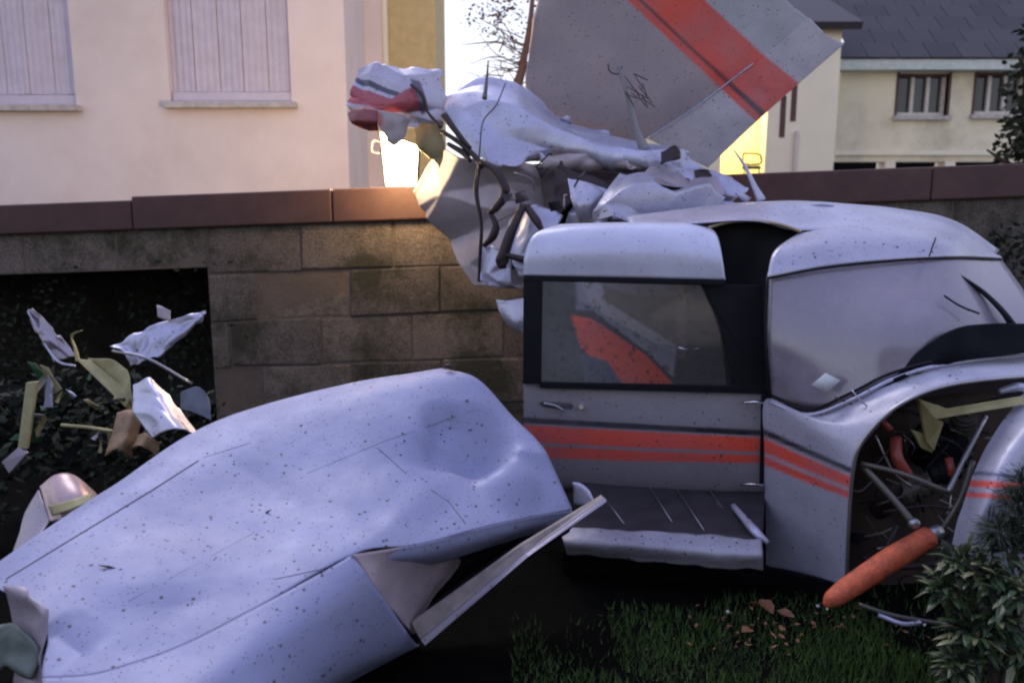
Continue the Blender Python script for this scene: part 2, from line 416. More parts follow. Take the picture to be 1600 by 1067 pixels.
# mortar core (recessed 12 mm) : left of the niche nothing below its lintel
def core(x0,x1,z0f,z1f,name='mortar_core'):
    slab(name,[(x0,WY+.008,z0f(x0)),(x1,WY+.008,z0f(x1)),(x1,WY+.008,z1f(x1)),(x0,WY+.008,z1f(x0))],(0,.22,0),M_mort,wall)
core(xe+.004,9,lambda x:-.2,lambda x:ztop(x)-.002)
LINT=lambda x: ztop(x)-.285
core(-8,xe,LINT,lambda x:ztop(x)-.002)
blockm=None
rb=random.Random(11)
for r in range(6):
    off=(r%2)*BL*.5+.05+(.12 if r==2 else 0)
    k=-8
    while True:
        x0=W(530,500,WY).x+off+k*BL-.3; x1=x0+BL; k+=1
        if x0>6.5: break
        zt0,zt1=ztop(x0)-r*CH-.005,ztop(x1)-r*CH-.005
        zb0,zb1=zt0-CH+.012,zt1-CH+.012
        a,b=x0+.006,x1-.006
        if zt1<-.1: continue
        if a<xe:
            if r>0:
                if b<=xe+.1: continue
                a=xe
            else: zb0,zb1=LINT(a),LINT(b)
        if b<-5: continue
        j=lambda s=.007: rb.uniform(-s*1.3,s*1.3)
        py=j(.008)
        slab('block',[(a+j(),WY+py,zb0+j()),(b+j(),WY+py+j(.004),zb1+j()),(b+j(),WY+py+j(.004),zt1+j()),(a+j(),WY+py,zt0+j())],(0,.016+.02-py,0),M_wall,wall,.012)
# coping stones
cx=[-6.2,-5.0,-3.9,W(210,330,WY).x,-1.25,.1,1.5,2.9,4.3,5.7,7.1]
for i in range(len(cx)-1):
    a,b=cx[i]+.003,cx[i+1]-.003; low=b<W(215,330,WY).x
    h=.2 if low else .245; h0=-.004 if low else -.004
    if not low: h=.225
    slab('coping_stone',[(a,WY-.045,ztop(a)+h0),(b,WY-.045,ztop(b)+h0),(b,WY-.045,ztop(b)+h),(a,WY-.045,ztop(a)+h)],(0,.34,0),M_cop,wall,.012)
# dark niche at the left (open shed behind the wall)
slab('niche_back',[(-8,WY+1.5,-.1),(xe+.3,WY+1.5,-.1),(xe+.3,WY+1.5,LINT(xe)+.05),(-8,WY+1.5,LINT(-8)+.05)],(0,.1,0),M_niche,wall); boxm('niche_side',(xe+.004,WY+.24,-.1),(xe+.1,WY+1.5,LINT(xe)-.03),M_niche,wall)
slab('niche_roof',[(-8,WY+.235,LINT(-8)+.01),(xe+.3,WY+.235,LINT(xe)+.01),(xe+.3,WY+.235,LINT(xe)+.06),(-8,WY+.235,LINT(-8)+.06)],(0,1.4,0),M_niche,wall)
# moss / ivy tufts along the wall foot and niche
def leafcloud(name,blobs,n,size,mat,parent=None,seed=1,asp=.5,droop=0):
    rn=random.Random(seed); v=[];f=[]
    tot=sum(b[3]*b[4]*b[5] for b in blobs)
    for (cx_,cy_,cz_,rx,ry,rz) in blobs:
        m=int(n*rx*ry*rz/tot)+1
        for k in range(m):
            d=Vector((rn.gauss(0,1),rn.gauss(0,1),rn.gauss(0,1))).normalized()*(rn.random()**.45)
            p=Vector((cx_+d.x*rx,cy_+d.y*ry,cz_+d.z*rz))
            if noise.noise(p*3.3+Vector((seed,0,0)))<-.22: continue
            a=Vector((rn.gauss(0,1),rn.gauss(0,1),rn.gauss(0,.6)-droop)).normalized(); b=a.cross(Vector((rn.gauss(0,1),rn.gauss(0,1),rn.gauss(0,1)))).normalized()
            s=size*rn.uniform(.6,1.4); i=len(v)
            v+= [p,p+a*s*.5+b*s*asp*.5,p+a*s,p+a*s*.5-b*s*asp*.5]; f.append((i,i+1,i+2,i+3))
    return meshobj(name,v,f,mat,parent)
iv=leafcloud('ivy',[(W(150,415,5.6).x,5.62,W(150,415,5.6).z,1.0,.05,.07),(W(350,480,5.6).x,5.63,W(350,500,5.6).z,.14,.04,.3),(W(250,560,5.8).x,6.1,.7,.5,.3,.6),(W(30,560,5.8).x,5.9,.6,.6,.3,.7)],3000,.045,M_leaf,None,3)
tag(iv,'dark ivy hanging over the shaded niche in the wall','ivy',kind='stuff')

# ================================================================== LEFT BUILDING (pink)
BY=9.6
lb=thing('pink_house','pink rendered house with closed folding shutters behind the wall','house',(-4,BY,0))
def rectm(x0,x1,z0,z1,y,holes,mat,name,parent,th=.3):
    """wall with rectangular openings"""
    xs=sorted({x0,x1,*[h[0] for h in holes],*[h[1] for h in holes]}); zs=sorted({z0,z1,*[h[2] for h in holes],*[h[3] for h in holes]})
    bm=bmesh.new()
    def ish(a,b): return any(h[0]-1e-6<=a<h[1]-1e-6 and h[2]-1e-6<=b<h[3]-1e-6 for h in holes)
    cache={}
    def vt(x,yy,z):
        k=(round(x,4),round(yy,4),round(z,4))
        if k not in cache: cache[k]=bm.verts.new((x,yy,z))
        return cache[k]
    def cell(i,j):
        return 0<=i<len(xs)-1 and 0<=j<len(zs)-1 and not ish(xs[i],zs[j])
    for i in range(len(xs)-1):
        for j in range(len(zs)-1):
            if not cell(i,j): continue
            a,b,c,d=xs[i],xs[i+1],zs[j],zs[j+1]
            bm.faces.new((vt(a,y,c),vt(b,y,c),vt(b,y,d),vt(a,y,d)))
            bm.faces.new((vt(a,y+th,d),vt(b,y+th,d),vt(b,y+th,c),vt(a,y+th,c)))
            if not cell(i-1,j): bm.faces.new((vt(a,y+th,c),vt(a,y,c),vt(a,y,d),vt(a,y+th,d)))
            if not cell(i+1,j): bm.faces.new((vt(b,y,c),vt(b,y+th,c),vt(b,y+th,d),vt(b,y,d)))
            if not cell(i,j-1): bm.faces.new((vt(a,y+th,c),vt(b,y+th,c),vt(b,y,c),vt(a,y,c)))
            if not cell(i,j+1): bm.faces.new((vt(a,y,d),vt(b,y,d),vt(b,y+th,d),vt(a,y+th,d)))
    return bmobj(name,bm,mat,parent)
w1a,w1b=W(265,150,BY).x,W(455,150,BY).x; ww=w1b-w1a
w0b=W(118,150,BY).x; w0a=w0b-ww
zs_=W(300,160,BY).z; zh=1.35
xc=W(543,200,BY).x
holes=[(w1a,w1b,zs_,zs_+zh),(w0a,w0b,zs_-.03,zs_-.03+zh),(w0a-3,w0b-3,zs_-.03,zs_-.03+zh)]
rectm(-13,xc,0,5.4,BY,holes,M_plas,'wall',lb)
boxm('return_wall',(xc-.3,BY+.302,0),(xc,BY+4,5.4),M_plas,lb)
M_rooft=plain('roof_tile',(.16,.07,.05),.8,rnd=.2)
slab('roof',[(-13.3,BY-.4,5.38),(xc+.3,BY-.4,5.38),(xc+.3,BY+3,6.9),(-13.3,BY+3,6.9)],(0,.05,-.14),M_rooft,lb)
for (a,b,z0,z1) in holes[:3]:
    wf=thing('tmp','x','x') if False else None
    fr=boxm('window',(a-.0,BY+.13,z0),(b,BY+.16,z1),M_wfr,lb)      # closed backing board
    n=5; s=(b-a)/n
    for k in range(n):
        x0=a+k*s; 
        v=[];f=[];cols=7
        for i in range(cols+1):
            t=i/cols; x=x0+.006+t*(s-.012); y=BY+.075+(.012 if i%2 else 0)+(.028 if k%2==0 else 0)*(1-t)+(.028 if k%2 else 0)*t
            v+=[(x,y,z0+.13),(x,y,z1-.02)]
        for i in range(cols): f.append((2*i,2*i+2,2*i+3,2*i+1))
        o=meshobj('shutter_leaf',v,f,M_shut,fr); m=o.modifiers.new('s','SOLIDIFY'); m.thickness=.012
    boxm('bottom_rail',(a+.01,BY+.05,z0+.0),(b-.01,BY+.12,z0+.12),M_shut,fr,.006,.003)
    boxm('sill',(a-.05,BY-.10,z0-.075),(b+.07,BY+.13,z0-.003),M_sill,fr,.01,.004)
# annex between
ab=thing('annex_building','narrow annex wall with yellow lamplight in its plaster colour, beside the pink house','building',(W(610,200,11).x,11,0))
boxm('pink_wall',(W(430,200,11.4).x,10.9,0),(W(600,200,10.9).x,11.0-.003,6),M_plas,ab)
boxm('wall',(W(430,200,11.4).x,11.0,0),(W(683,200,11).x,12.5,6),plain('lamplight_yellow_plaster',(.62,.48,.24),.9,bump=.3),ab)  # yellow lamplight put into the plaster colour, no lamp built here
boxm('downpipe',(W(606,200,11).x-.04,10.90,0),(W(606,200,11).x+.04,10.98,6),M_plas3,ab,.03)

# ================================================================== RIGHT BUILDING (cream)
RY=17.0
cb=thing('cream_building','cream block with barred brown windows and pillared ground floor','building',(8,RY,0))
def X(px,d,py=200): return W(px,py,d).x
def Z(py,d): return W(1400,py,d).z
wins=[(X(1399,RY),X(1476,RY),Z(181,RY),Z(115,RY)),(X(1519,RY),X(1596,RY),Z(179,RY),Z(113,RY)),(X(1680,RY),X(1757,RY),Z(179,RY),Z(113,RY))]
rectm(X(1308,RY),X(1950,RY),Z(253,RY),Z(86,RY),RY,wins,M_plas2,'wall',cb)
for (a,b,z0,z1) in wins:
    fr=boxm('window',(a,RY+.2,z0),(b,RY+.24,z1),M_wglass,cb)
    wd=b-a
    M_wb=M_brass
    for q in (0,.333,.667,1):
        c=a+.03+q*(wd-.06)
        boxm('mullion',(c-.035,RY+.12,z0+.05),(c+.035,RY+.19,z1-.05),M_wfr,fr)
    boxm('frame_bottom',(a,RY+.11,z0),(b,RY+.195,z0+.07),M_wfr,fr); boxm('frame_top',(a,RY+.11,z1-.06),(b,RY+.195,z1),M_twig,fr)
    for c in (a-.05,b+.0): boxm('jamb',(c,RY-.02,z0-.02),(c+.05,RY+.1,z1+.05),M_twig,fr)
    boxm('sill',(a-.08,RY-.1,z0-.09),(b+.08,RY-.003,z0-.01),M_sill,fr)
boxm('string_course',(X(1308,RY),RY-.06,Z(243,RY)),(X(1950,RY),RY-.003,Z(236,RY)),M_plas3,cb)
for px in (1396,1490,1585,1680): 
    boxm('pillar',(X(px-9,RY),RY-.02,0),(X(px+7,RY),RY+.4,Z(253.2,RY)),M_plas3,cb)
boxm('basement_wall',(X(1308,RY),RY+2.2,0),(X(1950,RY),RY+2.3,Z(215,RY)),M_dark,cb)
boxm('eave_board',(X(1300,RY),RY-.35,Z(109,RY-.35)),(X(1960,RY),RY+.0-.003,Z(92,RY-.35)),M_eave,cb)
# slate roof in rows
rows=7
for r in range(rows):
    for k in range(16):
        x0=X(1290,RY)+k*.62+(r%2)*.31; z0=Z(92,RY-.35)+.02+r*.34; y0=RY-.4+r*.42
        o=slab('slate',[(x0,y0,z0),(x0+.6,y0,z0),(x0+.6,y0+.44,z0+.36),(x0,y0+.44,z0+.36)],(0,.02,-.03),M_slate,cb)
# nearer wing of the block with pale face and pipes
QY=15.2
pw=thing('pale_wing','pale rendered side wing with a lit yellow doorway','building',(X(1250,QY),QY,0))
da,db=X(1128,QY),X(1198,QY); dz0,dz1=Z(285,QY),Z(150,QY)
rectm(X(960,QY),X(1306,QY),0,Z(40,QY),QY,[(da,db,dz0,dz1)],M_plas3,'wall',pw)
boxm('side_wall',(X(1306,QY)-.3,QY+.302,0),(X(1306,QY),RY+.6,Z(40,QY)),M_plas3,pw)
slab('roof',[(X(950,QY),QY-.3,Z(40,QY)),(X(1306,QY)+.25,QY-.3,Z(40,QY)),(X(1306,QY)+.25,QY+3,Z(40,QY)+1.5),(X(950,QY),QY+3,Z(40,QY)+1.5)],(0,.05,-.12),M_slate,pw)
for px,y0,y1 in ((1222,215,150),(1238,190,120)): boxm('slot_window',(X(px,QY)-.05,QY-.012,Z(y0,QY)),(X(px,QY)+.05,QY-.003,Z(y1,QY)),M_twig,pw)
boxm('downpipe',(X(1244,QY)-.03,QY-.08,0),(X(1244,QY)+.03,QY-.01,Z(205,QY)),M_wfr,pw,.02)
M_room=plain('room_plaster',(.8,.74,.48),.9)
ro=rectm(da-.6,db+.5,dz0-.5,dz1+.3,QY+1.8,[],M_room,'room_back',pw,.05)
boxm('room_floor',(da-.6,QY+.31,dz0-.6),(db+.5,QY+1.79,dz0-.52),M_room,pw)
boxm('room_side',(db+.5,QY+.31,dz0-.5),(db+.55,QY+1.79,dz1+.3),M_room,pw); boxm('room_ceiling',(da-.6,QY+.31,dz1+.3),(db+.5,QY+1.79,dz1+.35),M_room,pw)
bulb=bpy.data.lights.new('room_lamp','POINT'); bulb.energy=85; bulb.color=(1,.86,.42); bulb.shadow_soft_size=.15
bo=bpy.data.objects.new('room_lamp',bulb); COL.objects.link(bo); bo.location=((da+db)/2-.1,QY+.9,dz1-.1)
bo.parent=pw; bo.matrix_parent_inverse=Matrix.Translation(-pw.location)
bed=thing('metal_chair','thin metal chair standing in the yellow doorway','chair',(X(1175,QY-.3),QY-.3,0))
cz=QY-.25
P=lambda px,py,dd=0:W(px,py,cz+dd)
tubeW('backrest',[P(1161,244),P(1163,240),P(1184,241),P(1189,246),P(1187,256),P(1163,256),P(1161,244)],.016,M_brown,bed)
tubeW('seat',[P(1160,262),P(1188,262)],.03,M_brown,bed)
for px in (1163,1186): 
    a=P(px,262); tubeW('leg',[a,(a.x,a.y,.05)],.012,M_brown,bed)

# ================================================================== VEGETATION
def tree(name,label,x,y,h,blobs,n,size,seed,mat=M_leaf):
    t=thing(name,label,'tree',(x,y,0))
    tk=tubeW('trunk',[(x,y,0),(x+.05,y,h*.4),(x-.03,y+.05,h*.8)],[.14,.10,.04],M_bark,t)
    rn=random.Random(seed)
    for k in range(6):
        a=rn.uniform(0,6.28); z=h*rn.uniform(.3,.7)
        tubeW('limb',[(x,y,z),(x+math.cos(a)*.3,y+math.sin(a)*.3,z+.25),(x+math.cos(a)*.7,y+math.sin(a)*.7,z+.5)],[.05,.03,.01],M_bark,t)
    leafcloud('crown',blobs,n,size,mat,t,seed)
    return t
tx=W(1650,200,8.5).x
tree('evergreen_tree','dense dark evergreen tree at the right edge over the wall',tx,8.5,4.2,
     [(tx,8.5,1.9,.55,.6,.9),(tx+.1,8.5,2.9,.62,.6,.9),(tx-.1,8.4,2.3,.48,.4,.5),(tx+.2,8.5,3.7,.5,.5,.5),(tx+.5,8.3,1.2,.5,.5,.8)],9000,.10,21)
hx=W(1600,420,5.2).x
bb=thing('dark_bush','dark bush behind the windscreen, partly added to darken the wall','bush',(hx+.2,5.2,0))
leafcloud('foliage',[(W(1480,350,5.3).x,5.35,1.25,.55,.12,.25),(hx,5.25,.8,.35,.3,.75),(hx+.5,5.1,.7,.5,.4,.8)],5000,.06,M_leaf,bb,8)  # first blob added to darken the shaded wall behind the roof
for k in range(4): tubeW('stem',[(hx+.2,5.2,0),(hx+.1*k,5.2,.5),(hx+.15*k-.1,5.2,1.1)],[.02,.015,.008],M_bark,bb)
# bare reddish tree behind the tail
bt=thing('bare_tree','bare twiggy tree against the white sky gap','tree',(W(790,120,9).x,9,0))
q=lambda px,py,d=9:W(px,py,d)
tubeW('trunk',[(q(800,120).x,9,0),q(800,200),q(815,110),q(828,40),q(835,-40)],[.10,.07,.045,.03,.02],M_twig,bt)
rn=random.Random(4)
v=[];f=[]
for k in range(46):
    a=q(rn.uniform(775,835),rn.uniform(60,150)); 
    b=a+Vector((rn.uniform(-.5,.12),rn.uniform(-.1,.1),rn.uniform(-.1,.35)))
    tubeW('branch',[a,(a+b)/2+Vector((rn.uniform(-.05,.05),0,rn.uniform(-.05,.05))),b],[.009,.006,.003],M_twig,bt,5,3)
leafcloud('dead_leaves',[(q(812,95).x,9,q(812,95).z,.22,.15,.13),(q(835,75).x,9,q(835,75).z,.16,.15,.15),(q(800,30).x,9,q(800,20).z,.6,.3,.3)],520,.05,M_twig,bt,6)

# ================================================================== ADDED BEHIND THE VIEWER, unseen (mirrored in skins and glass, darkens near sides)
hb=thing('added_rear_hedge','unseen dark hedge added behind the viewer to darken near sides','hedge',(0,-3.2,0))  # added hedge out of view, keeps the wreck's near sides dark
hs=[]
for (x0,x1,y0,y1) in ((-9,9,-3.6,-2.9),(-9,-8.3,-2.9,2.5),(8.3,9,-2.9,3.5)):
    boxm('added_hedge_core',(x0,y0,0),(x1,y1,1.5),M_leaf,hb)
leafcloud('foliage',[(x*.8,-3.1,1.0+.2*math.sin(x*3),.8,.5,.85) for x in range(-11,12)],9000,.12,M_leaf,hb,44)
h2=thing('added_rear_house','unseen cream house added behind the viewer for reflections and darker near sides','house',(0,-9,0))  # added house out of view, for reflections and darker near sides
boxm('wall',(-7,-12,0),(6,-9,5.2),M_plas2,h2)
for xx in (-5,-1.6,1.8): boxm('window',(xx,-8.995,2.9),(xx+1.2,-8.95,4.2),M_wglass,h2,.01)
slab('roof',[(-7.3,-8.6,5.1),(6.3,-8.6,5.1),(6.3,-11,7),(-7.3,-11,7)],(0,-.05,-.12),M_slate,h2)

# ================================================================== AIRCRAFT CABIN
ac=thing('wrecked_cabin','wrecked light aircraft cabin with red striped door and windscreen','aircraft',(1.2,3.6,0))
sheet('cabin_roof',[[(985,354,3.72),(1080,350,3.66),(1180,345,3.6),(1250,360,3.58),(1400,357,3.56),(1500,366,3.7),(1556,398,3.95)],
  [(980,340,4.0),(1085,326,4.0),(1190,317,4.0),(1280,318,4.0),(1400,328,4.0),(1490,346,4.05),(1560,392,4.12)],
  [(1000,350,4.5),(1100,342,4.6),(1190,338,4.6),(1280,338,4.6),(1400,345,4.6),(1490,360,4.4),(1562,400,4.25)],
  [(1000,470,4.7),(1100,470,4.8),(1190,470,4.8),(1280,470,4.8),(1400,470,4.8),(1490,470,4.6),(1575,480,4.3)]],M_skin,ac,60,30,amp=.003,freq=4)
sheet('windscreen_header',[[(1246,366,3.56),(1320,353,3.55),(1400,355,3.55),(1500,365,3.69),(1558,399,3.94)],
  [(1210,393,3.45),(1300,378,3.42),(1400,374,3.40),(1490,380,3.48),(1562,400,3.88)],
  [(1198,434,3.38),(1290,416,3.34),(1400,405,3.31),(1490,401,3.40),(1566,403,3.80)]],M_skin,ac,50,20)
sheet('windscreen',[[(1202,431,3.40),(1290,414,3.36),(1400,403,3.33),(1490,400,3.42),(1562,402,3.82)],
  [(1199,530,3.32),(1290,520,3.2),(1400,505,3.08),(1500,490,3.12),(1610,470,3.5)],
  [(1206,624,3.32),(1300,634,3.12),(1385,594,3.02),(1480,570,3.0),(1660,550,3.2)]],M_plexi,ac,40,30,thick=.005)
sheet('nose_skin',[[(1197,885,3.40),(1195,790,3.4),(1195,700,3.38),(1197,624,3.34),(1262,648,3.16),(1330,624,3.05),(1400,590,3.0),(1490,568,2.98),(1660,550,3.18)],
  [(1262,900,3.16),(1262,795,3.14),(1264,715,3.1),(1275,668,3.06),(1315,655,3.0),(1380,625,2.95),(1440,600,2.93),(1520,582,2.93),(1660,566,3.1)],
  [(1322,918,2.92),(1326,820,2.9),(1332,740,2.88),(1345,693,2.87),(1382,650,2.86),(1420,624,2.86),(1468,605,2.87),(1540,593,2.9),(1660,585,3.06)]],
  M_skinp,ac,150,90,amp=.004,freq=3,paint=[
   ([(1190,669),(1200,672),(1345,737),(1345,745),(1200,682),(1190,679)],BLACK),
   ([(1190,683),(1198,686),(1345,751),(1345,768),(1198,708),(1190,705)],RED),
   ([(1190,711),(1198,714),(1345,774),(1345,785),(1198,727),(1190,724)],RED)],base=WHITE)
tube('opening_lip',[(1322,918,2.91),(1326,820,2.89),(1332,740,2.87),(1345,693,2.86),(1382,650,2.85),(1420,624,2.85),(1468,605,2.86),(1540,593,2.89),(1660,585,3.05)],.007,M_steel,ac)
tube('windscreen_bead',[(1200,626,3.32),(1262,648,3.145),(1330,625,3.035),(1400,590,2.985),(1490,567,2.965),(1660,549,3.165)],.008,M_clean,ac)
tube('lower_window_seal',[(1206,618,3.31),(1262,640,3.16),(1325,616,3.05),(1395,582,2.99),(1490,560,2.97),(1660,542,3.15)],.006,M_rub,ac)
tube('header_seal',[(1198,435,3.37),(1290,418,3.33),(1400,407,3.30),(1490,403,3.39),(1566,405,3.79)],.005,M_rub,ac)
tube('side_seal',[(1199,434,3.37),(1196,530,3.31),(1203,622,3.32)],.006,M_rub,ac)
tube('roof_vent',[(1262,322,3.92),(1285,320,3.92),(1302,322,3.92)],[.012,.018,.012],M_clean,ac,10,5,.5)
tube('far_windscreen_post',[(1490,424,3.35),(1540,460,3.28),(1580,505,3.2),(1625,590,3.15)],[.008,.02,.026,.03],M_rub,ac,10,8,.5)
tube('outside_air_probe',[(1452,400,3.3),(1462,372,3.22)],.003,M_brown,ac)
tube('wiper_arm',[(1475,462,3.12),(1500,478,3.10),(1530,490,3.09)],.004,M_rub,ac)
# glareshield and inside
sheet('glareshield',[[(1370,612,3.10),(1430,540,3.3),(1500,508,3.4),(1580,505,3.5),(1680,520,3.5)],
  [(1370,620,3.08),(1430,585,3.07),(1500,572,3.04),(1580,565,3.1),(1680,560,3.24)]],M_rub,ac,30,20)
sheet('glareshield_stand_in',[[(1330,618,3.05),(1398,588,2.98),(1436,548,3.0),(1500,511,3.0),(1580,506,3.08),(1680,515,3.2)],[(1340,622,3.04),(1410,592,2.975),(1450,572,2.96),(1500,545,2.96),(1580,535,3.03),(1680,535,3.18)],[(1345,619,3.04),(1402,588,2.98),(1460,572,2.965),(1510,562,2.96),(1590,553,3.01),(1680,545,3.17)]],plain('navy_black_sheet',(.006,.007,.012),.8,var=.5,spec=.12),ac,50,20,amp=.01,freq=5,cr=.02)  # added dark sheet outside the glass, stands in for the dark glareshield
sheet('seat_back',[[(1225,560,3.9),(1300,520,3.95),(1390,530,3.95)],[(1225,700,3.8),(1300,700,3.8),(1390,700,3.8)]],plain('grey_cloth',(.25,.2,.25),.9),ac,20,20,thick=.05)
sheet('white_windscreen_patch',[[(1290,583,3.085),(1313,594,3.075)],[(1268,601,3.095),(1291,614,3.085)]],M_white,ac,2,2,linear=True)  # small white sheet just proud of the windscreen
sheet('far_side_wall',[[(1230,440,4.65),(1400,430,4.6),(1580,430,4.2)],[(1230,800,4.3),(1400,800,4.2),(1660,800,3.9)]],M_brown,ac,20,20)
sheet('cabin_floor',[[(830,740,4.4),(1200,760,4.3),(1500,740,4.2)],[(880,800,3.62),(1200,790,3.45),(1340,850,3.1)]],M_dark,ac,20,10)
# dark gap between door and windscreen: black sheet as the deep interior's shade, and trim
sheet('gap_shade_sheet',[[(1112,356,3.74),(1150,348,3.72),(1200,348,3.7),(1250,364,3.66)],[(1118,450,3.72),(1150,450,3.70),(1180,450,3.68),(1212,450,3.6)],
   [(1140,640,3.62),(1160,640,3.60),(1180,640,3.56),(1200,640,3.46)]],M_rub,ac,20,20)
tube('door_opening_trim',[(1106,356,3.66),(1140,347,3.64),(1180,345,3.62),(1218,351,3.58),(1252,362,3.56)],.008,M_brass,ac)
# rear bulkhead seen through the door glass: crumpled striped skin of the far side
sheet('far_side_skin',[[(830,430,4.35),(950,430,4.3),(1050,432,4.3),(1200,435,4.25)],[(830,520,4.3),(950,520,4.2),(1060,520,4.2),(1200,520,4.15)],[(830,620,4.25),(950,620,4.1),(1080,625,4.1),(1200,630,4.05)]],
  skin('far_skin',painted=True,speck=.9,metal=0,mott=1),ac,120,80,paint=[
   ([(900,440),(925,440),(930,485),(900,485)],(.30,.29,.34)),
   ([(905,440),(940,440),(945,470),(1058,540),(1052,590),(1010,550),(930,488)],(.40,.39,.43)),
   ([(892,492),(925,498),(1010,555),(1056,604),(965,604),(935,565),(908,545)],(1,.16,.09)),
   ([(905,550),(950,565),(975,602),(915,602)],(.13,.15,.17)),
   ([(930,440),(1130,445),(1135,470),(980,460)],(.2,.19,.23)),
   ([(1055,500),(1065,450),(1075,450),(1070,560),(1058,560)],(.25,.18,.18))],base=(.10,.10,.08))
tube('inner_handle',[(1060,543,4.0),(1075,546,3.97),(1092,544,4.0)],.006,M_chrome,ac)
# ---- door
def dmat(): return M_skinp
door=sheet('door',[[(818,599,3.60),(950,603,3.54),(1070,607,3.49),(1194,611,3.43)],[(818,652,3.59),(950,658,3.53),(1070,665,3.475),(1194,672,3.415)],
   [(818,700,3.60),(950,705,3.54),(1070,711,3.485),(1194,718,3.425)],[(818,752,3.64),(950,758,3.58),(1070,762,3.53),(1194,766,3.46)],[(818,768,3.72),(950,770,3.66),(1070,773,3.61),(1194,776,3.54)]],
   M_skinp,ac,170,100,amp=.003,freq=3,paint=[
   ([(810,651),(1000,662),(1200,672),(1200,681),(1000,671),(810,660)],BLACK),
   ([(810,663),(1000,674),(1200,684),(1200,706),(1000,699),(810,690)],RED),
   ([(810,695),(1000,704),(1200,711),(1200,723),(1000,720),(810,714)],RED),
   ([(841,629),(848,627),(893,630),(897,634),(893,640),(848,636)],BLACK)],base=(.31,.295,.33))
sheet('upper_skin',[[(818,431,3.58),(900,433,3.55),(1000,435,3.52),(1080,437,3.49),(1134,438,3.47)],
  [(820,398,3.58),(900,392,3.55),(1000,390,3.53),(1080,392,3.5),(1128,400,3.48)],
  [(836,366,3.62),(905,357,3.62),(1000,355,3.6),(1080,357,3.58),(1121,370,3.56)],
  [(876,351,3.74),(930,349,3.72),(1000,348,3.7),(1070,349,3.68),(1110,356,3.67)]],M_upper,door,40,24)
def bar(name,quad,mat,par,th=.02):
    return slab(name,[W(*p) for p in quad],(0,th,0),mat,par,.003)
bar('window_surround',[(843,606,3.56),(1200,616,3.40),(1200,604,3.40),(843,597,3.56)],M_rub,door)
bar('window_surround',[(817,600,3.575),(846,600,3.56),(848,438,3.56),(818,432,3.575)],M_rub,door)
bar('window_surround',[(818,439,3.572),(1134,446,3.44),(1134,437,3.44),(818,430,3.572)],M_rub,door)
bar('window_surround',[(1150,607,3.445),(1198,610,3.42),(1190,446,3.47),(1096,444,3.50),(1124,500,3.48)],M_rub,door,.03)
bar('door_window',[(840,602,3.58),(1154,611,3.46),(1128,500,3.50),(1100,441,3.53),(845,434,3.58)],M_glass,door,.005)
bar('hinge_line',[(1187,756,3.40),(1193,756,3.40),(1196,616,3.38),(1190,616,3.385)],M_rub,door,.01)
tube('hinge',[(1160,629,3.40),(1180,628,3.36),(1197,630,3.37)],[.009,.014,.010],M_chrome,door,10,4,.6)
tube('hinge',[(1158,757,3.42),(1175,756,3.38),(1193,758,3.38)],[.009,.013,.009],M_chrome,door,10,4,.6)
tube('handle',[(850,630,3.565),(868,634,3.55),(880,641,3.54)],[.008,.007,.006],M_steel,door)
tube('lock',[(908,636,3.56),(908,636,3.52)],.011,M_chrome,door,12,3)
# ---- below the door: wing root step and sill
sheet('wing_root_panel',[[(900,752,3.60),(1000,758,3.58),(1100,764,3.54),(1196,768,3.47)],[(915,790,3.42),(1010,795,3.38),(1100,798,3.33),(1194,800,3.28)],[(880,826,3.2),(990,832,3.16),(1090,836,3.12),(1192,842,3.08)]],plain('dark_walkway',(.045,.042,.048),.6,var=.5,scale=10),ac,30,20)
for a,b in (((1108,764,3.50),(1178,868,3.02)),((1058,764,3.52),(1100,828,3.14)),((1016,762,3.54),(1050,815,3.24)),((940,770,3.48),(975,818,3.2))):
    tube('stiffener',[a,b],[.004,.010] if a[0]==1108 else .0025,M_steel,ac)
tube('step_strut',[(1146,790,3.3),(1180,830,3.1),(1200,848,3.06)],[.012,.02,.01],M_clean,ac)
sheet('sill',[[(872,825,3.19),(980,828,3.14),(1090,836,3.1),(1192,843,3.06)],[(878,848,3.12),(980,852,3.07),(1090,862,3.03),(1192,868,2.99)],[(884,864,3.14),(985,874,3.09),(1090,884,3.05),(1192,890,3.01)]],skin('sill_skin',(.42,.41,.46),speck=1,grime=.9,rough=.5),ac,60,20,amp=.006,freq=9,jag=.01,seed=4)
sheet('belly_shade_sheet',[[(880,860,3.22),(1000,870,3.2),(1200,885,3.15),(1324,915,2.96)],[(880,960,3.5),(1000,960,3.4),(1200,965,3.3),(1324,960,3.12)]],M_dark,ac,20,10)  # dark sheet added as the shadow under the sill
# ---- engine bay
eb=ac
sheet('firewall',[[(1326,720,3.3),(1400,640,3.35),(1480,615,3.38),(1660,605,3.45)],[(1300,960,3.2),(1400,970,3.2),(1500,980,3.2),(1660,990,3.2)]],plain('dark_firewall',(.05,.028,.018),.8,var=.7,scale=9),eb,20,20,cr=.03)  # mottled, very dark brown sheet at the back of the bay
def lump(name,px,py,d,r,mat,par,sx=1,sy=1,sz=1,rot=0,fins=0):
    p=W(px,py,d); bm=bmesh.new()
    if fins:
        for k in range(fins):
            mt=Matrix.Translation((0,0,(k-fins/2)*r*2/fins))
            bmesh.ops.create_cone(bm,cap_ends=True,segments=18,radius1=r*(1 if k%2 else .82),radius2=r*(1 if k%2 else .82),depth=r*2/fins,matrix=mt)
    else:
        bmesh.ops.create_icosphere(bm,subdivisions=3,radius=r)
        for v in bm.verts: v.co*=1+.25*noise.noise(v.co*30)
    o=bmobj(name,bm,mat,par,not fins)
    o.scale=(sx,sy,sz); o.rotation_euler=(.5,rot,.3); o.location=p
    return o
eng=lump('engine_block',1470,700,3.15,.10,M_dark,eb,1.3,1,1.1)
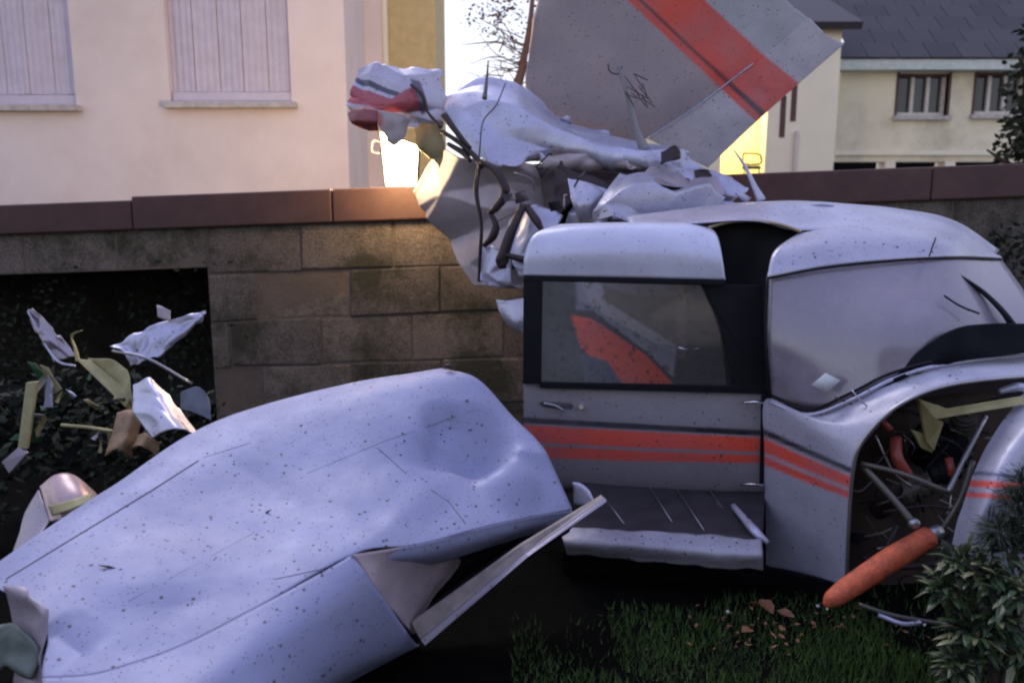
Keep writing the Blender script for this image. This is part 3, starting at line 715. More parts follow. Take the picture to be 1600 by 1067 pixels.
lump('engine_cylinder',1440,760,3.08,.055,M_tube,eng if False else eb,1,1,1.3,.9,9)
lump('engine_cylinder',1505,660,3.08,.05,M_tube,eb,1,1,1.3,-.5,9)
lump('air_filter',1482,735,3.0,.05,M_rub,eb,1,1,1,1.2,3)
lump('battery_box',1385,780,3.12,.06,M_brown,eb,.9,.8,1.6)
for pts,r,mt,nm in (([(1345,724,2.92),(1410,740,2.88),(1480,768,2.84)],.010,M_tube,'engine_mount_tube'),
    ([(1348,728,2.93),(1392,775,2.86),(1428,818,2.8)],.013,M_tube,'engine_mount_tube'),
    ([(1400,820,3.0),(1380,868,2.95)],.009,M_brown,'engine_mount_tube'),
    ([(1480,770,2.84),(1500,730,2.9),(1540,650,3.0)],.010,M_steel,'engine_mount_tube'),
    ([(1470,830,2.85),(1500,780,2.85),(1520,720,2.9)],.010,M_tube,'engine_mount_tube'),
    ([(1400,685,2.98),(1402,715,2.93),(1420,745,2.92)],.022,M_red,'red_duct'),
    ([(1482,715,2.95),(1488,745,2.92)],.014,M_red,'red_duct'),
    ([(1375,655,3.0),(1392,672,2.98)],.013,M_red,'red_duct'),
    ([(1500,640,3.0),(1540,630,2.98),(1600,612,2.95)],.012,M_rub,'hose'),
    ([(1560,612,2.98),(1590,605,2.96),(1605,610,2.95)],[.012,.02,.018],M_clean,'hose_fitting'),
    ([(1368,680,2.98),(1395,735,2.94),(1425,760,2.9)],.004,M_steel,'control_cable'),
    ([(1380,800,3.0),(1450,790,2.95),(1500,800,2.9)],.006,M_brown,'control_cable'),
    ([(1440,690,2.96),(1462,682,2.95),(1500,700,2.95),(1510,730,2.93)],.007,M_rub,'hose'),
    ([(1400,640,3.05),(1440,650,3.0),(1470,690,3.0)],.006,M_brown,'control_cable'),
    ([(1345,870,3.05),(1400,885,2.98),(1470,880,2.95)],.012,M_brown,'exhaust_pipe')):
    tube(nm,pts,r,mt,eb)
rn=random.Random(9)
for k in range(60):
    a=(rn.uniform(1360,1540),rn.uniform(640,900),rn.uniform(2.95,3.15)); b=(a[0]+rn.uniform(-60,60),a[1]+rn.uniform(-50,50),a[2]+rn.uniform(-.06,.06)); c=((a[0]+b[0])/2+rn.uniform(-15,15),(a[1]+b[1])/2+rn.uniform(-15,15),a[2]-.03)
    tube('wire',[a,c,b],rn.choice((.002,.003,.005)),rn.choice((M_rub,M_brown,M_steel,M_tube)),eb,6,4)
slab('bracket',[W(1433,622,2.93),W(1462,655,2.9),W(1600,632,2.84),W(1600,618,2.86),W(1480,638,2.9)],(0,.03,-.01),M_yel,eb,.003)
slab('bracket',[W(1436,624,2.93),W(1448,690,2.93),W(1460,705,2.93),W(1475,660,2.92),W(1462,655,2.9)],(0,.02,0),M_yel,eb,.003)
slab('bracket',[W(1425,672,2.95),W(1440,700,2.95),W(1458,708,2.95),W(1450,680,2.95)],(0,.02,0),M_yel,eb,.003)
lump('strut_joint',1428,818,2.79,.022,M_steel,eb)

# right detached cowling
cw=thing('torn_cowling','torn white engine cowling with two red stripes at right edge','aircraft part',W(1560,900,2.75)*1)
cw.location.z=0
sheet('cowling_skin',[[(1600,612,2.95),(1562,665,2.85),(1525,735,2.76),(1500,800,2.72),(1488,850,2.72)],[(1640,640,2.75),(1600,690,2.68),(1565,750,2.62),(1540,810,2.6),(1525,870,2.62)],[(1700,660,2.8),(1670,720,2.75),(1640,780,2.7),(1610,840,2.7),(1590,900,2.72)]],
  M_skinp,cw,90,60,amp=.006,freq=5,paint=[([(1505,736),(1600,742),(1700,750),(1700,756),(1600,748),(1505,741)],(.1,.12,.2)),([(1505,750),(1600,754),(1700,760),(1700,770),(1600,765),(1505,760)],RED),([(1505,768),(1600,774),(1700,780),(1700,786),(1600,781),(1505,776)],RED)],base=WHITE,seed=3)
# orange blade
ob=thing('orange_tube','orange tapered tube lying from engine bay to the grass','tube',(W(1290,945,2.65).x,2.65,0))
tube('tube_body',[(1289,946,2.60),(1300,936,2.61),(1330,915,2.64),(1395,872,2.70),(1452,838,2.76)],[.010,.030,.038,.042,.038],M_orange,ob,20,8)
tube('tube_end',[(1450,839,2.757),(1468,828,2.775)],[.028,.024],M_steel,ob,16,3)
sp=thing('bent_pipes','two thin bent pipes low beside the orange tube','pipe',(W(1410,960,2.6).x,2.6,0))
tube('pipe',[(1342,944,2.66),(1400,962,2.62),(1482,976,2.60)],.008,M_tube,sp)
tube('pipe',[(1372,960,2.62),(1410,974,2.58),(1438,972,2.58)],.008,M_clean,sp)
gs=slab('grey_panel_scrap',[W(1552,905,2.5),W(1572,985,2.45),W(1660,1000,2.4),W(1660,895,2.45)],(0,.012,.0),M_dull,None,.002); tag(gs,'flat grey panel scrap behind the shrub at bottom right','debris')

# ---- shrub bottom right
sh=thing('leafy_shrub','green leafy shrub with long pointed leaves at bottom right','shrub',(W(1550,1000,2.35).x,2.35,0))
rn=random.Random(12)
def longleaf(parent,p,dirv,L,mat,wd=.16):
    dirv=dirv.normalized(); side=dirv.cross(Vector((0,0,1))).normalized()*L*wd; dn=Vector((0,0,-1))
    n=side.cross(dirv).normalized()
    v=[p,p+dirv*L*.35+side+n*.15*L*wd*2,p+dirv*L*.75+side*.7+dn*L*.08,p+dirv*L+dn*L*.2,p+dirv*L*.75-side*.7+dn*L*.08,p+dirv*L*.35-side+n*.15*L*wd*2,p+dirv*L*.4,p+dirv*L*.75+dn*L*.06]
    f=[(0,6,1),(1,6,7,2),(2,7,3),(0,5,6),(5,4,7,6),(4,3,7)]
    return v,f
def shrubleaves(name,centers,n,L,mats,parent,wd=.16):
    for mi,(mt,share) in enumerate(mats):
        V=[];FF=[]
        for k in range(int(n*share)):
            c,r=rn.choice(centers); d=Vector((rn.gauss(0,1),rn.gauss(0,1),rn.gauss(0.25,.8))).normalized()
            p=c+d*r*rn.random(); v,f=longleaf(parent,p,d+Vector((rn.gauss(0,.4),rn.gauss(0,.4),rn.gauss(0,.3))),L*rn.uniform(.6,1.25),mt,wd)
            i=len(V); V+=v; FF+=[tuple(i+a for a in q) for q in f]
        o=meshobj(name,V,FF,mt,parent); o['kind']='stuff'
shrubleaves('leaves',[(W(1500,880,2.45),.07),(W(1545,900,2.4),.09),(W(1480,920,2.45),.06),(W(1560,960,2.35),.09),(W(1520,990,2.35),.08),(W(1600,1010,2.3),.1),(W(1580,860,2.45),.09),(W(1500,1040,2.3),.05),(W(1600,930,2.3),.1)],950,.062,[(M_leaf2,.6),(M_leaf,.25),(M_leaf3,.15)],sh)
for c in ((1500,880),(1545,900),(1480,920),(1560,960),(1580,860),(1600,930)):
    a=W(1560,1060,2.35); a.z=0; b=W(c[0],c[1],2.42); tubeW('stem',[a,(a+b)/2+Vector((rn.uniform(-.04,.04),0,.03)),b],[.008,.006,.003],M_bark,sh)
cf=thing('fine_needled_conifer','dark fine needled conifer branch over the torn cowling','shrub',(W(1640,850,2.4).x,2.4,0))
rn=random.Random(31)
shrubleaves('needles',[(W(1590,790,2.42),.05),(W(1610,820,2.42),.07),(W(1560,830,2.45),.05),(W(1640,770,2.45),.09),(W(1600,760,2.42),.04),(W(1640,860,2.4),.1)],1500,.06,[(M_leaf,.8),(M_leaf2,.2)],cf,.04)
for c in ((1590,790),(1640,770),(1560,830),(1610,820)):
    a=W(1660,1000,2.4); a.z=0; b=W(c[0],c[1],2.42); tubeW('stem',[a,(a+b)/2,b],[.01,.006,.003],M_bark,cf)

# ================================================================== FOREGROUND WING
wg=thing('torn_wing','large torn white wing panel lying across the foreground','wing',(-.6,2.5,0))
wgrid=[
 [(-30,898,2.2),(60,835,2.35),(120,795,2.5),(190,750,2.65),(310,672,2.95),(430,628,3.12),(560,597,3.22),(690,576,3.3)],
 [(-15,915,2.15),(75,850,2.3),(150,800,2.45),(230,755,2.6),(350,695,2.85),(460,650,3.0),(590,620,3.1),(745,592,3.24)],
 [(40,940,2.05),(120,895,2.18),(200,850,2.32),(290,800,2.5),(400,745,2.7),(515,703,2.84),(645,664,2.98),(800,650,3.14)],
 [(72,985,1.97),(150,955,2.05),(250,915,2.17),(350,865,2.32),(460,812,2.5),(580,770,2.65),(700,735,2.86),(850,702,3.02)],
 [(66,1060,1.85),(160,1050,1.873),(280,1010,1.982),(400,950,2.12),(548,868,2.345),(655,850,2.47),(770,820,2.66),(893,796,2.88)]]
# main skin: left 4/5
def sub(g,a,b): return [r[a:b] for r in g]
M_wing=skin('wing_skin',(.27,.29,.45),speck=.95,rough=.5,metal=.15,grime=.3)
main=sheet('wing_skin',wgrid+[[(80,1180,1.686),(200,1140,1.731),(330,1078,1.866),(450,1005,2.06),(594,928,2.34),(665,868,2.49),(775,838,2.68),(894,810,2.91)]],M_wing,wg,150,110,amp=.006,freq=2.2,thick=.004,seed=2,clip=(0,.8))
# dent: push vertices down
lower=sheet('lower_skin',[wgrid[3][:5],[(66,1060,1.85),(160,1050,1.873),(280,1010,1.982),(400,950,2.12),(548,868,2.345)],
  [(80,1180,1.686),(200,1140,1.731),(330,1078,1.866),(450,1005,2.06),(594,928,2.34)],
  [(150,1260,1.75),(300,1210,1.80),(425,1130,1.95),(525,1058,2.2),(648,1003,2.50)],
  [(180,1250,2.1),(330,1210,2.15),(450,1130,2.35),(560,1060,2.6),(655,1006,2.8)]],M_wing,wg,90,50,amp=.006,freq=2.2,seed=2,clip=(.25,1))
def dent(o,px,py,d,r,h,dirv=(0,0.2,-1)):
    c=W(px,py,d); dv=Vector(dirv).normalized()
    for v in o.data.vertices:
        q=(v.co-c).length/r
        if q<1: v.co+=dv*h*(1-q*q)**2
# crescent dent near the tip, with the ridge that crosses it
sheet('edge_roll',[[(548,868,2.34),(655,850,2.47),(770,820,2.66),(893,796,2.88)],[(556,882,2.345),(665,868,2.49),(775,838,2.68),(894,810,2.91)],[(575,892,2.42),(675,880,2.58),(780,850,2.78),(894,818,3.0)]],M_wing,wg,60,14,amp=.004)
dent(main,735,690,2.98,.21,.13); dent(main,800,760,2.85,.15,-.05); dent(main,690,650,3.05,.10,.03);  dent(main,640,760,2.7,.18,-.015); dent(main,420,780,2.6,.35,.02); dent(main,230,880,2.2,.22,-.02)
def kink(o,a,b,r,h,n=5):
    A=W(*a); B=W(*b); ab=B-A
    for v in o.data.vertices:
        t=max(0,min(1,(v.co-A).dot(ab)/ab.length_squared)); q=(v.co-(A+ab*t)).length/r
        if q<1: v.co+=Vector((0,.25,-1)).normalized()*h*(1-q)*(1-q*.4)*min(1,4*t+.2,4*(1-t)+.2)
for o_ in (main,lower):
    kink(o_,(662,748,2.85),(672,690,2.98),.10,.035); kink(o_,(672,690,2.98),(720,648,3.1),.10,.03)
    kink(o_,(690,762,2.85),(800,705,2.98),.07,-.022); kink(o_,(800,705,2.98),(860,715,3.0),.06,-.015)
    kink(o_,(555,868,2.35),(690,765,2.8),.09,-.012); kink(o_,(330,700,2.85),(480,800,2.55),.08,.007)
    kink(o_,(70,970,1.98),(140,1030,1.92),.09,.02); kink(o_,(150,960,2.05),(430,930,2.2),.08,.006); kink(o_,(520,700,2.85),(600,830,2.45),.07,.006)
# panel seams (raised lap joints)
def onmesh(o,px,py):
    """walk the sight line to the skin"""
    from mathutils.bvhtree import BVHTree
    if o.name not in BV: BV[o.name]=BVHTree.FromPolygons([v.co for v in o.data.vertices],[p.vertices for p in o.data.polygons])
    org=Vector((0,0,CZ)); dr=(W(px,py,1)-org).normalized()
    h=BV[o.name].ray_cast(org,dr)
    return (h[0],h[1]) if h[0] else (None,None)
BV={}
def seam(name,pts,r,mat,par,host,sub_=10):
    out=[]
    for i in range(len(pts)-1):
        for k in range(sub_):
            t=k/sub_; x=pts[i][0]*(1-t)+pts[i+1][0]*t; y=pts[i][1]*(1-t)+pts[i+1][1]*t
            p,n=onmesh(host,x,y)
            if p: out.append(p+Vector((0,-.001,.0015)))
    if len(out)>3: tubeW(name,out,r,mat,par,6,1,.6)
M_seam=plain('dark_seam',(.12,.10,.14),.8)  # one dark tone for seams and rivets
seam('seam',[(10,905),(100,850),(240,765),(318,715)],.0035,M_seam,wg,main)
seam('seam',[(318,715),(400,690)],.0015,M_seam,wg,main)
seam('seam',[(590,700),(640,745)],.002,M_seam,wg,main)
seam('seam',[(672,765),(702,785),(730,822)],.002,M_seam,wg,main)
seam('seam',[(430,905),(500,890),(552,872)],.002,M_seam,wg,main)
seam('seam',[(480,740),(600,690),(760,635)],.0012,M_seam,wg,main)
seam('seam',[(200,940),(420,820)],.0010,M_seam,wg,main)
def rivets(pts,host,off=7):
    V=[];FF=[]
    for i in range(len(pts)-1):
        n=int(math.hypot(pts[i+1][0]-pts[i][0],pts[i+1][1]-pts[i][1])/9)
        for k in range(n):
            t=k/n; p,nn=onmesh(host,pts[i][0]*(1-t)+pts[i+1][0]*t+off*.5,pts[i][1]*(1-t)+pts[i+1][1]*t+off)
            if not p: continue
            j=len(V); s=.0028
            V+=[p+Vector((s,0,0)),p+Vector((0,s,0)),p+Vector((-s,0,0)),p+Vector((0,-s,0)),p+Vector((0,-.0008,.0022))]; FF+=[(j,j+1,j+4),(j+1,j+2,j+4),(j+2,j+3,j+4),(j+3,j,j+4)]
    if V:
        o=meshobj('rivets',V,FF,M_seam,wg); o['kind']='stuff'
rivets([(10,905),(100,850),(240,765),(318,715)],main); rivets([(590,700),(640,745)],main,5); rivets([(672,765),(702,785),(730,822)],main,5)
rivets([(200,940),(420,820)],main,4); rivets([(480,740),(600,690),(760,635)],main,5); rivets([(430,905),(500,890),(552,872)],main,-7)
# folded-down flap right of the tear + lower skin
sheet('torn_flap',[[(549,866,2.345),(630,853,2.44),(700,838,2.56),(760,820,2.66)],[(592,928,2.35),(640,905,2.48),(685,872,2.62),(735,840,2.72)],[(640,986,2.46),(650,965,2.52),(675,922,2.62),(715,872,2.76)],[(645,982,2.58),(665,950,2.64),(690,915,2.7),(725,872,2.86)]],
   skin('pink_dull_skin',(.46,.36,.38),speck=.3,rough=.5),wg,40,40,amp=.004,freq=6,cr=.012,cf=6,seed=6)
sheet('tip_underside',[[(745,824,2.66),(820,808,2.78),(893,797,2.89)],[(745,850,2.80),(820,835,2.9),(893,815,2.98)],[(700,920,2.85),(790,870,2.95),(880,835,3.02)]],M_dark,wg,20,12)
sheet('hollow_shade_sheet',[[(640,900,2.75),(760,850,2.85),(893,800,3.02)],[(640,1005,2.72),(760,915,2.9),(893,825,3.05)]],M_dark,wg,10,8)  # black sheet put in as the shade of the torn hollow
sheet('spar_shade_web',[[(640,970,2.60),(760,880,2.80),(890,795,3.05)],[(645,1008,2.62),(760,918,2.84),(890,830,3.08)]],M_dark,wg,20,10)  # black web carried down as the shadow under the wing
# trailing edge flap beam
tb=slab('trailing_beam',[W(657,1000,2.435),W(664,1009,2.43),W(826,869,2.60),W(948,784,2.78),W(944,780,2.79),W(821,865,2.61)],(0,.01,.006),skin('beam_edge_skin',(.27,.25,.30)),wg,.002)
slab('trailing_beam_face',[W(643,974,2.45),W(656.5,999,2.436),W(820.5,864,2.612),W(943,779,2.792),W(939,776,2.81),W(812,853,2.63)],(0,.012,.004),plain('tan_beam',(.27,.22,.20),.5,var=.5,scale=14),wg,.002)
sheet('torn_tab',[[(893,752,3.05),(905,755,3.05),(918,768,3.04)],[(896,790,3.04),(912,790,3.03),(930,790,3.02)]],M_clean,wg,8,8,jag=.01)
# torn left root edge
sheet('torn_root',[[(5,912,2.04),(40,925,2.02),(72,960,1.98)],[(20,985,2.02),(45,980,2.0),(70,1000,1.96)],[(30,1080,1.95),(45,1075,1.93),(68,1090,1.90)]],M_dull,wg,20,20,amp=.01,jag=.02,cr=.02,seed=5)
sheet('root_curl',[[(-30,1000,2.0),(20,975,2.0),(60,1010,1.95)],[(-30,1080,1.98),(10,1040,1.95),(50,1060,1.92)]],plain('green_primer',(.16,.20,.17),.5,var=.5,scale=14),wg,20,16,amp=.02,jag=.02,seed=9)
# soil crumbs resting on the wing
v=[];f=[]; rn=random.Random(77)
for k in range(800):
    px=rn.uniform(20,870); py=rn.uniform(600,1066)
    if noise.noise(Vector((px*.009,py*.009,3)))<-.05 and rn.random()<.75: continue
    p,n=onmesh(main,px,py)
    if not p: continue
    s=rn.choice((.0015,.0015,.002,.0025,.003,.004,.006))*(p.y/2.4); i=len(v)
    el=rn.uniform(1,2.2); a=rn.uniform(0,6.28); ca,sa=math.cos(a),math.sin(a)
    for (x,y,z) in ((1,0,0),(-1,0,0),(0,1,0),(0,-1,0),(0,0,1),(0,0,-1)):
        x*=el; v.append(p+Vector((x*ca-y*sa,x*sa+y*ca,z*.6))*s*rn.uniform(.7,1.2))
    f+=[tuple(i+q for q in t) for t in ((0,2,4),(2,1,4),(1,3,4),(3,0,4),(2,0,5),(1,2,5),(3,1,5),(0,3,5))]
tag(meshobj('soil_crumbs',v,f,M_soil),'dark soil crumbs scattered over the white wing','soil',kind='stuff')
for px,py,L,a,lab in ((170,888,.030,.2,'thin dark twig lying on the lower left of the wing'),(418,802,.016,-.6,'short twig lying on the middle of the wing'),(702,574,.022,.1,'small clod with a leaf on the top edge of the wing')):
    p,n=onmesh(main,px,py)
    if p is None: p=W(px,py,3.28)
    o=tubeW('twig',[p+Vector((-L*math.cos(a),0,.004+L*math.sin(a))),p+Vector((0,0,.006)),p+Vector((L*math.cos(a),0,.004-L*math.sin(a)))],[.001,.0035,.001] if py>600 else [.004,.011,.003],M_brown)
    tag(o,lab,'twig')

# ================================================================== DEBRIS AT LEFT
def deb(name,label,px,py,d):
    p=W(px,py,d); return thing(name,label,'aircraft part',(p.x,p.y,0))
b1=deb('white_torn_panel','bright white torn panel pointing up right above the debris',250,560,3.9)
sheet('panel',[[(172,540,3.8),(215,522,3.85),(262,500,3.9),(322,488,3.95)],[(190,552,3.78),(235,545,3.84),(275,518,3.88),(318,496,3.95)],[(205,572,3.78),(240,562,3.82),(280,530,3.9),(316,502,3.96)]],M_clean,b1,50,24,facet=(6,3,.02),jag=.01)
sheet('torn_corner',[[(243,478,3.9),(268,484,3.9)],[(246,496,3.89),(268,502,3.88)]],M_dull,b1,10,8,jag=.01)
tube('stringer',[(176,548,3.8),(230,560,3.78),(300,600,3.8)],.008,M_steel,b1)
b2=deb('grey_torn_panel','pointed grey torn panel standing upright at far left',85,530,3.9)
sheet('panel',[[(44,484,3.9),(52,482,3.9)],[(58,520,3.88),(82,512,3.9)],[(84,566,3.86),(118,556,3.88)]],skin('grey_skin',(.38,.34,.38)),b2,24,40,facet=(3,5,.02),jag=.008)
tube('torn_edge',[(44,486,3.89),(66,530,3.87),(90,564,3.84),(118,572,3.85)],[.006,.004,.007,.006],M_clean,b2)
b3=deb('yellow_rib','bent yellow primed rib crossing the debris heap',150,600,3.7)
slab('rib',[W(118,560,3.7),W(196,636,3.6),W(203,622,3.62),W(188,600,3.66),W(140,562,3.72)],(0,.03,-.02),M_yel,b3,.003)
sheet('rib_plate',[[(140,560,3.75),(170,562,3.72),(198,578,3.7)],[(150,582,3.72),(182,590,3.68),(205,600,3.66)],[(175,606,3.68),(192,622,3.64),(206,632,3.62)]],M_yel,b3,20,16,cr=.02,jag=.01)
tube('rib_tongue',[(122,565,3.7),(118,545,3.72),(112,525,3.73),(128,516,3.72)],[.014,.012,.010,.004],M_yel,b3,8,6,.4)
b4=deb('yellow_strip','long yellow green strip leaning at far left',40,640,3.6)
slab('strip',[W(27,700,3.5),W(42,702,3.5),W(58,596,3.6),W(40,598,3.6)],(0,.02,0),M_yel,b4,.004)
slab('strip_end',[W(2,722,3.45),W(14,740,3.45),W(42,708,3.49),W(28,699,3.495)],(0,.02,0),M_dull,b4,.003)
b5=deb('white_rolled_skin','rolled white skin piece leaning on the wing behind its top edge',255,640,3.4)
sheet('skin_roll',[[(205,600,3.5),(228,592,3.48),(250,604,3.5)],[(208,640,3.4),(245,620,3.36),(278,636,3.42)],[(235,684,3.25),(278,668,3.2),(312,676,3.28)]],M_clean,b5,40,40,facet=(4,4,.015),seed=8)
b6=deb('rust_brown_plates','crumpled brown primed plates below the white roll',200,680,3.4)
sheet('plate',[[(185,648,3.5),(205,642,3.5),(222,650,3.52)],[(176,690,3.42),(196,680,3.38),(212,690,3.42)],[(168,716,3.38),(188,706,3.36),(205,716,3.4)]],plain('ochre_primer',(.30,.19,.10),.6,var=.5,scale=20),b6,16,16,cr=.03,jag=.012)
sheet('plate',[[(208,680,3.45),(230,676,3.42),(248,694,3.44)],[(200,704,3.4),(222,700,3.36),(244,712,3.4)]],plain('ochre_primer_pale',(.36,.24,.14),.6,var=.5,scale=20),b6,16,10,cr=.03,jag=.012)
b7=deb('grey_blue_plate','small grey blue plate behind the rolled white skin',305,640,3.7)
sheet('plate',[[(285,612,3.7),(310,606,3.7),(328,622,3.72)],[(284,640,3.68),(306,648,3.64),(330,660,3.66)]],plain('bluegrey_plate',(.16,.18,.22),.6),b7,14,12,cr=.02,jag=.01)
b8=deb('yellow_rod','thin pale yellow rod lying level in the debris',140,668,3.5)
tube('rod',[(96,664,3.5),(140,668,3.48),(178,674,3.45)],.008,M_yel,b8)
b9=deb('rounded_tip_fairing','pinkish rounded fairing with yellow patch behind left wing edge',100,780,2.7)
sheet('fairing',[[(62,760,2.8),(85,742,2.8),(115,742,2.82),(148,770,2.84)],[(70,790,2.72),(92,775,2.7),(125,770,2.72),(158,785,2.78)],[(78,815,2.66),(100,812,2.64),(130,805,2.66),(154,792,2.74)]],skin('pink_grey_skin',(.50,.36,.36)),b9,30,20,amp=.004)
sheet('yellow_patch',[[(76,790,2.66),(108,782,2.64),(146,770,2.69)],[(82,806,2.63),(112,796,2.61),(146,782,2.66)]],M_yel,b9,12,6)
sheet('fairing_side',[[(60,765,2.8),(40,800,2.75),(20,860,2.6)],[(80,812,2.68),(60,840,2.6),(38,880,2.5)]],skin('grey_skin_two',(.30,.27,.31)),b9,20,16,amp=.006,cr=.01)
sheet('dark_hollow',[[(95,818,2.68),(125,812,2.7),(158,785,2.8)],[(98,832,2.62),(135,822,2.64),(162,796,2.72)]],M_dark,b9,10,6)
M_grn=plain('green_leaf_bits',(.04,.14,.05),.5,var=.5)
b10=deb('metal_offcuts','tangle of small bent metal offcuts in the heap',120,620,3.6)
for k in range(30):
    px=rn.uniform(40,250); py=rn.uniform(560,720) ; d=rn.uniform(3.5,3.9); s=rn.choice((7,10,14,20,26)); a=rn.uniform(0,3.14)
    dx,dy=math.cos(a)*s,math.sin(a)*s
    sheet('offcut',[[(px-dx,py-dy,d),(px+dx,py+dy,d+.03)],[(px-dx*.6+dy*.4,py-dy*.6-dx*.4,d+.02),(px+dx*.9+dy*.5,py+dy*.9-dx*.5,d)]],rn.choice((M_yel,M_clean,M_dark,M_dull,M_tube,M_dark,M_inside,M_grn)),b10,4,3,amp=.012,freq=14,smooth=False,linear=True,seed=k)
dh=leafcloud('weeds',[(W(60,640,3.9).x,3.95,.45,.4,.3,.35),(W(200,650,4.1).x,4.2,.4,.5,.3,.35),(W(-60,640,3.6).x,3.6,.5,.4,.3,.4)],2600,.06,M_leaf,None,15); tag(dh,'dark weeds growing behind the debris heap','weeds',kind='stuff')

# ================================================================== CRUMPLED REAR FUSELAGE
rf=thing('crumpled_fuselage','crumpled white rear fuselage heaped against the wall','aircraft part',(.2,4.8,0))
sheet('top_skin',[[(700,142,5.2),(760,128,5.2),(830,145,5.2),(900,188,5.15),(1005,222,5.0),(1060,238,4.9),(1110,268,4.8),(1165,306,4.65)],
  [(690,175,5.1),(760,165,5.05),(830,180,5.0),(900,215,4.95),(990,240,4.85),(1050,250,4.8),(1105,275,4.7),(1150,308,4.6)],
  [(715,215,4.95),(770,220,4.9),(840,225,4.85),(905,238,4.8),(980,250,4.8),(1040,256,4.75),(1090,276,4.7),(1135,310,4.6)],
  [(745,248,4.85),(790,262,4.8),(840,250,4.85),(905,258,4.9),(980,262,4.9),(1030,262,4.8),(1080,280,4.72),(1110,312,4.62)]],M_clean,rf,170,90,amp=.015,freq=2,facet=(7,3,.06),jag=.008,seed=3)
sheet('under_fold',[[(845,248,4.84),(905,240,4.79),(985,250,4.78),(1045,258,4.74)],[(850,266,4.83),(910,262,4.8),(985,266,4.8),(1040,268,4.76)],[(860,285,5.0),(920,285,5.0),(985,285,5.0),(1050,280,4.9)]],M_dull,rf,60,30,facet=(6,2,.03))
sheet('side_skin',[[(645,300,5.35),(690,235,5.2),(735,245,5.0),(790,250,4.9),(850,260,4.9)],[(680,345,5.3),(715,320,5.15),(760,320,5.0),(800,320,4.9),(860,320,4.9)],[(715,395,5.2),(740,385,5.1),(770,380,5.0),(815,385,4.9),(870,380,4.9)],[(750,445,5.1),(765,445,5.05),(790,450,5.0),(830,450,4.9),(880,440,4.9)]],M_dull,rf,120,90,facet=(3,4,.09),seed=11)
sheet('inner_dark',[[(790,262,5.0),(880,255,5.1),(1000,262,5.1),(1110,285,4.95)],[(800,330,4.95),(880,340,5.0),(1000,345,5.0),(1150,345,4.9)],[(800,420,4.9),(880,420,4.9),(1000,420,4.9),(1150,420,4.9)]],M_dark,rf,30,20,cr=.05)
sheet('dark_fold',[[(838,262,4.82),(870,252,4.78),(900,262,4.8),(1000,276,4.8)],[(845,300,4.75),(880,290,4.7),(930,292,4.72),(985,288,4.75)],[(850,345,4.7),(875,335,4.65),(895,310,4.7),(905,292,4.75)]],M_brown,rf,50,40,facet=(5,4,.06),seed=4)
sheet('folded_panel',[[(905,300,4.75),(980,292,4.7),(1080,300,4.65),(1160,318,4.55)],[(880,352,4.65),(980,352,4.6),(1080,352,4.5),(1170,345,4.45)]],M_clean,rf,60,40,facet=(4,2,.05),seed=23)
sheet('folded_panel',[[(888,284,4.6),(925,288,4.55),(962,300,4.55)],[(895,318,4.5),(925,318,4.45),(955,325,4.5)],[(905,350,4.5),(930,350,4.45),(950,352,4.5)]],M_clean,rf,50,40,facet=(2,2,.05),seed=12)
sheet('folded_panel',[[(968,278,4.6),(1020,282,4.55),(1080,300,4.5),(1130,318,4.45)],[(950,315,4.45),(1000,312,4.38),(1060,322,4.35),(1110,330,4.35)],[(930,352,4.4),(975,350,4.3),(1030,348,4.28),(1085,345,4.25)]],M_skin,rf,110,50,facet=(4,2,.09),seed=13)
sheet('folded_panel',[[(1040,240,4.8),(1075,262,4.75),(1120,280,4.65)],[(1010,262,4.7),(1060,285,4.6),(1140,308,4.5)],[(1000,275,4.65),(1060,300,4.55),(1150,318,4.45)]],M_dull,rf,60,40,facet=(3,2,.06),seed=14)
sheet('ragged_edge',[[(1035,240,4.68),(1055,228,4.68),(1064,235,4.68)],[(1030,258,4.66),(1050,252,4.66),(1062,244,4.66)]],M_brown,rf,10,8,jag=.02)
sheet('ragged_edge',[[(1082,268,4.6),(1105,266,4.6)],[(1085,280,4.58),(1108,276,4.58)]],M_brown,rf,10,8,jag=.02)
sheet('hanging_skin',[[(750,380,4.75),(775,385,4.7),(800,395,4.68)],[(750,430,4.72),(772,435,4.68),(800,440,4.65)],[(752,440,4.72),(775,446,4.68),(815,455,4.66)]],M_clean,rf,30,30,facet=(3,4,.03),jag=.01)
sheet('lower_skin',[[(775,470,4.6),(800,468,4.55),(830,465,4.5)],[(785,495,4.58),(805,500,4.5),(830,500,4.48)],[(800,512,4.58),(815,520,4.5),(835,530,4.48)]],M_clean,rf,20,16,amp=.01,jag=.01)
sheet('lower_skin',[[(800,330,4.7),(840,325,4.65),(880,335,4.6)],[(790,380,4.65),(835,370,4.58),(870,365,4.55)],[(810,430,4.6),(850,430,4.52),(880,420,4.5)]],M_clean,rf,40,34,facet=(4,4,.04),jag=.01,seed=17)
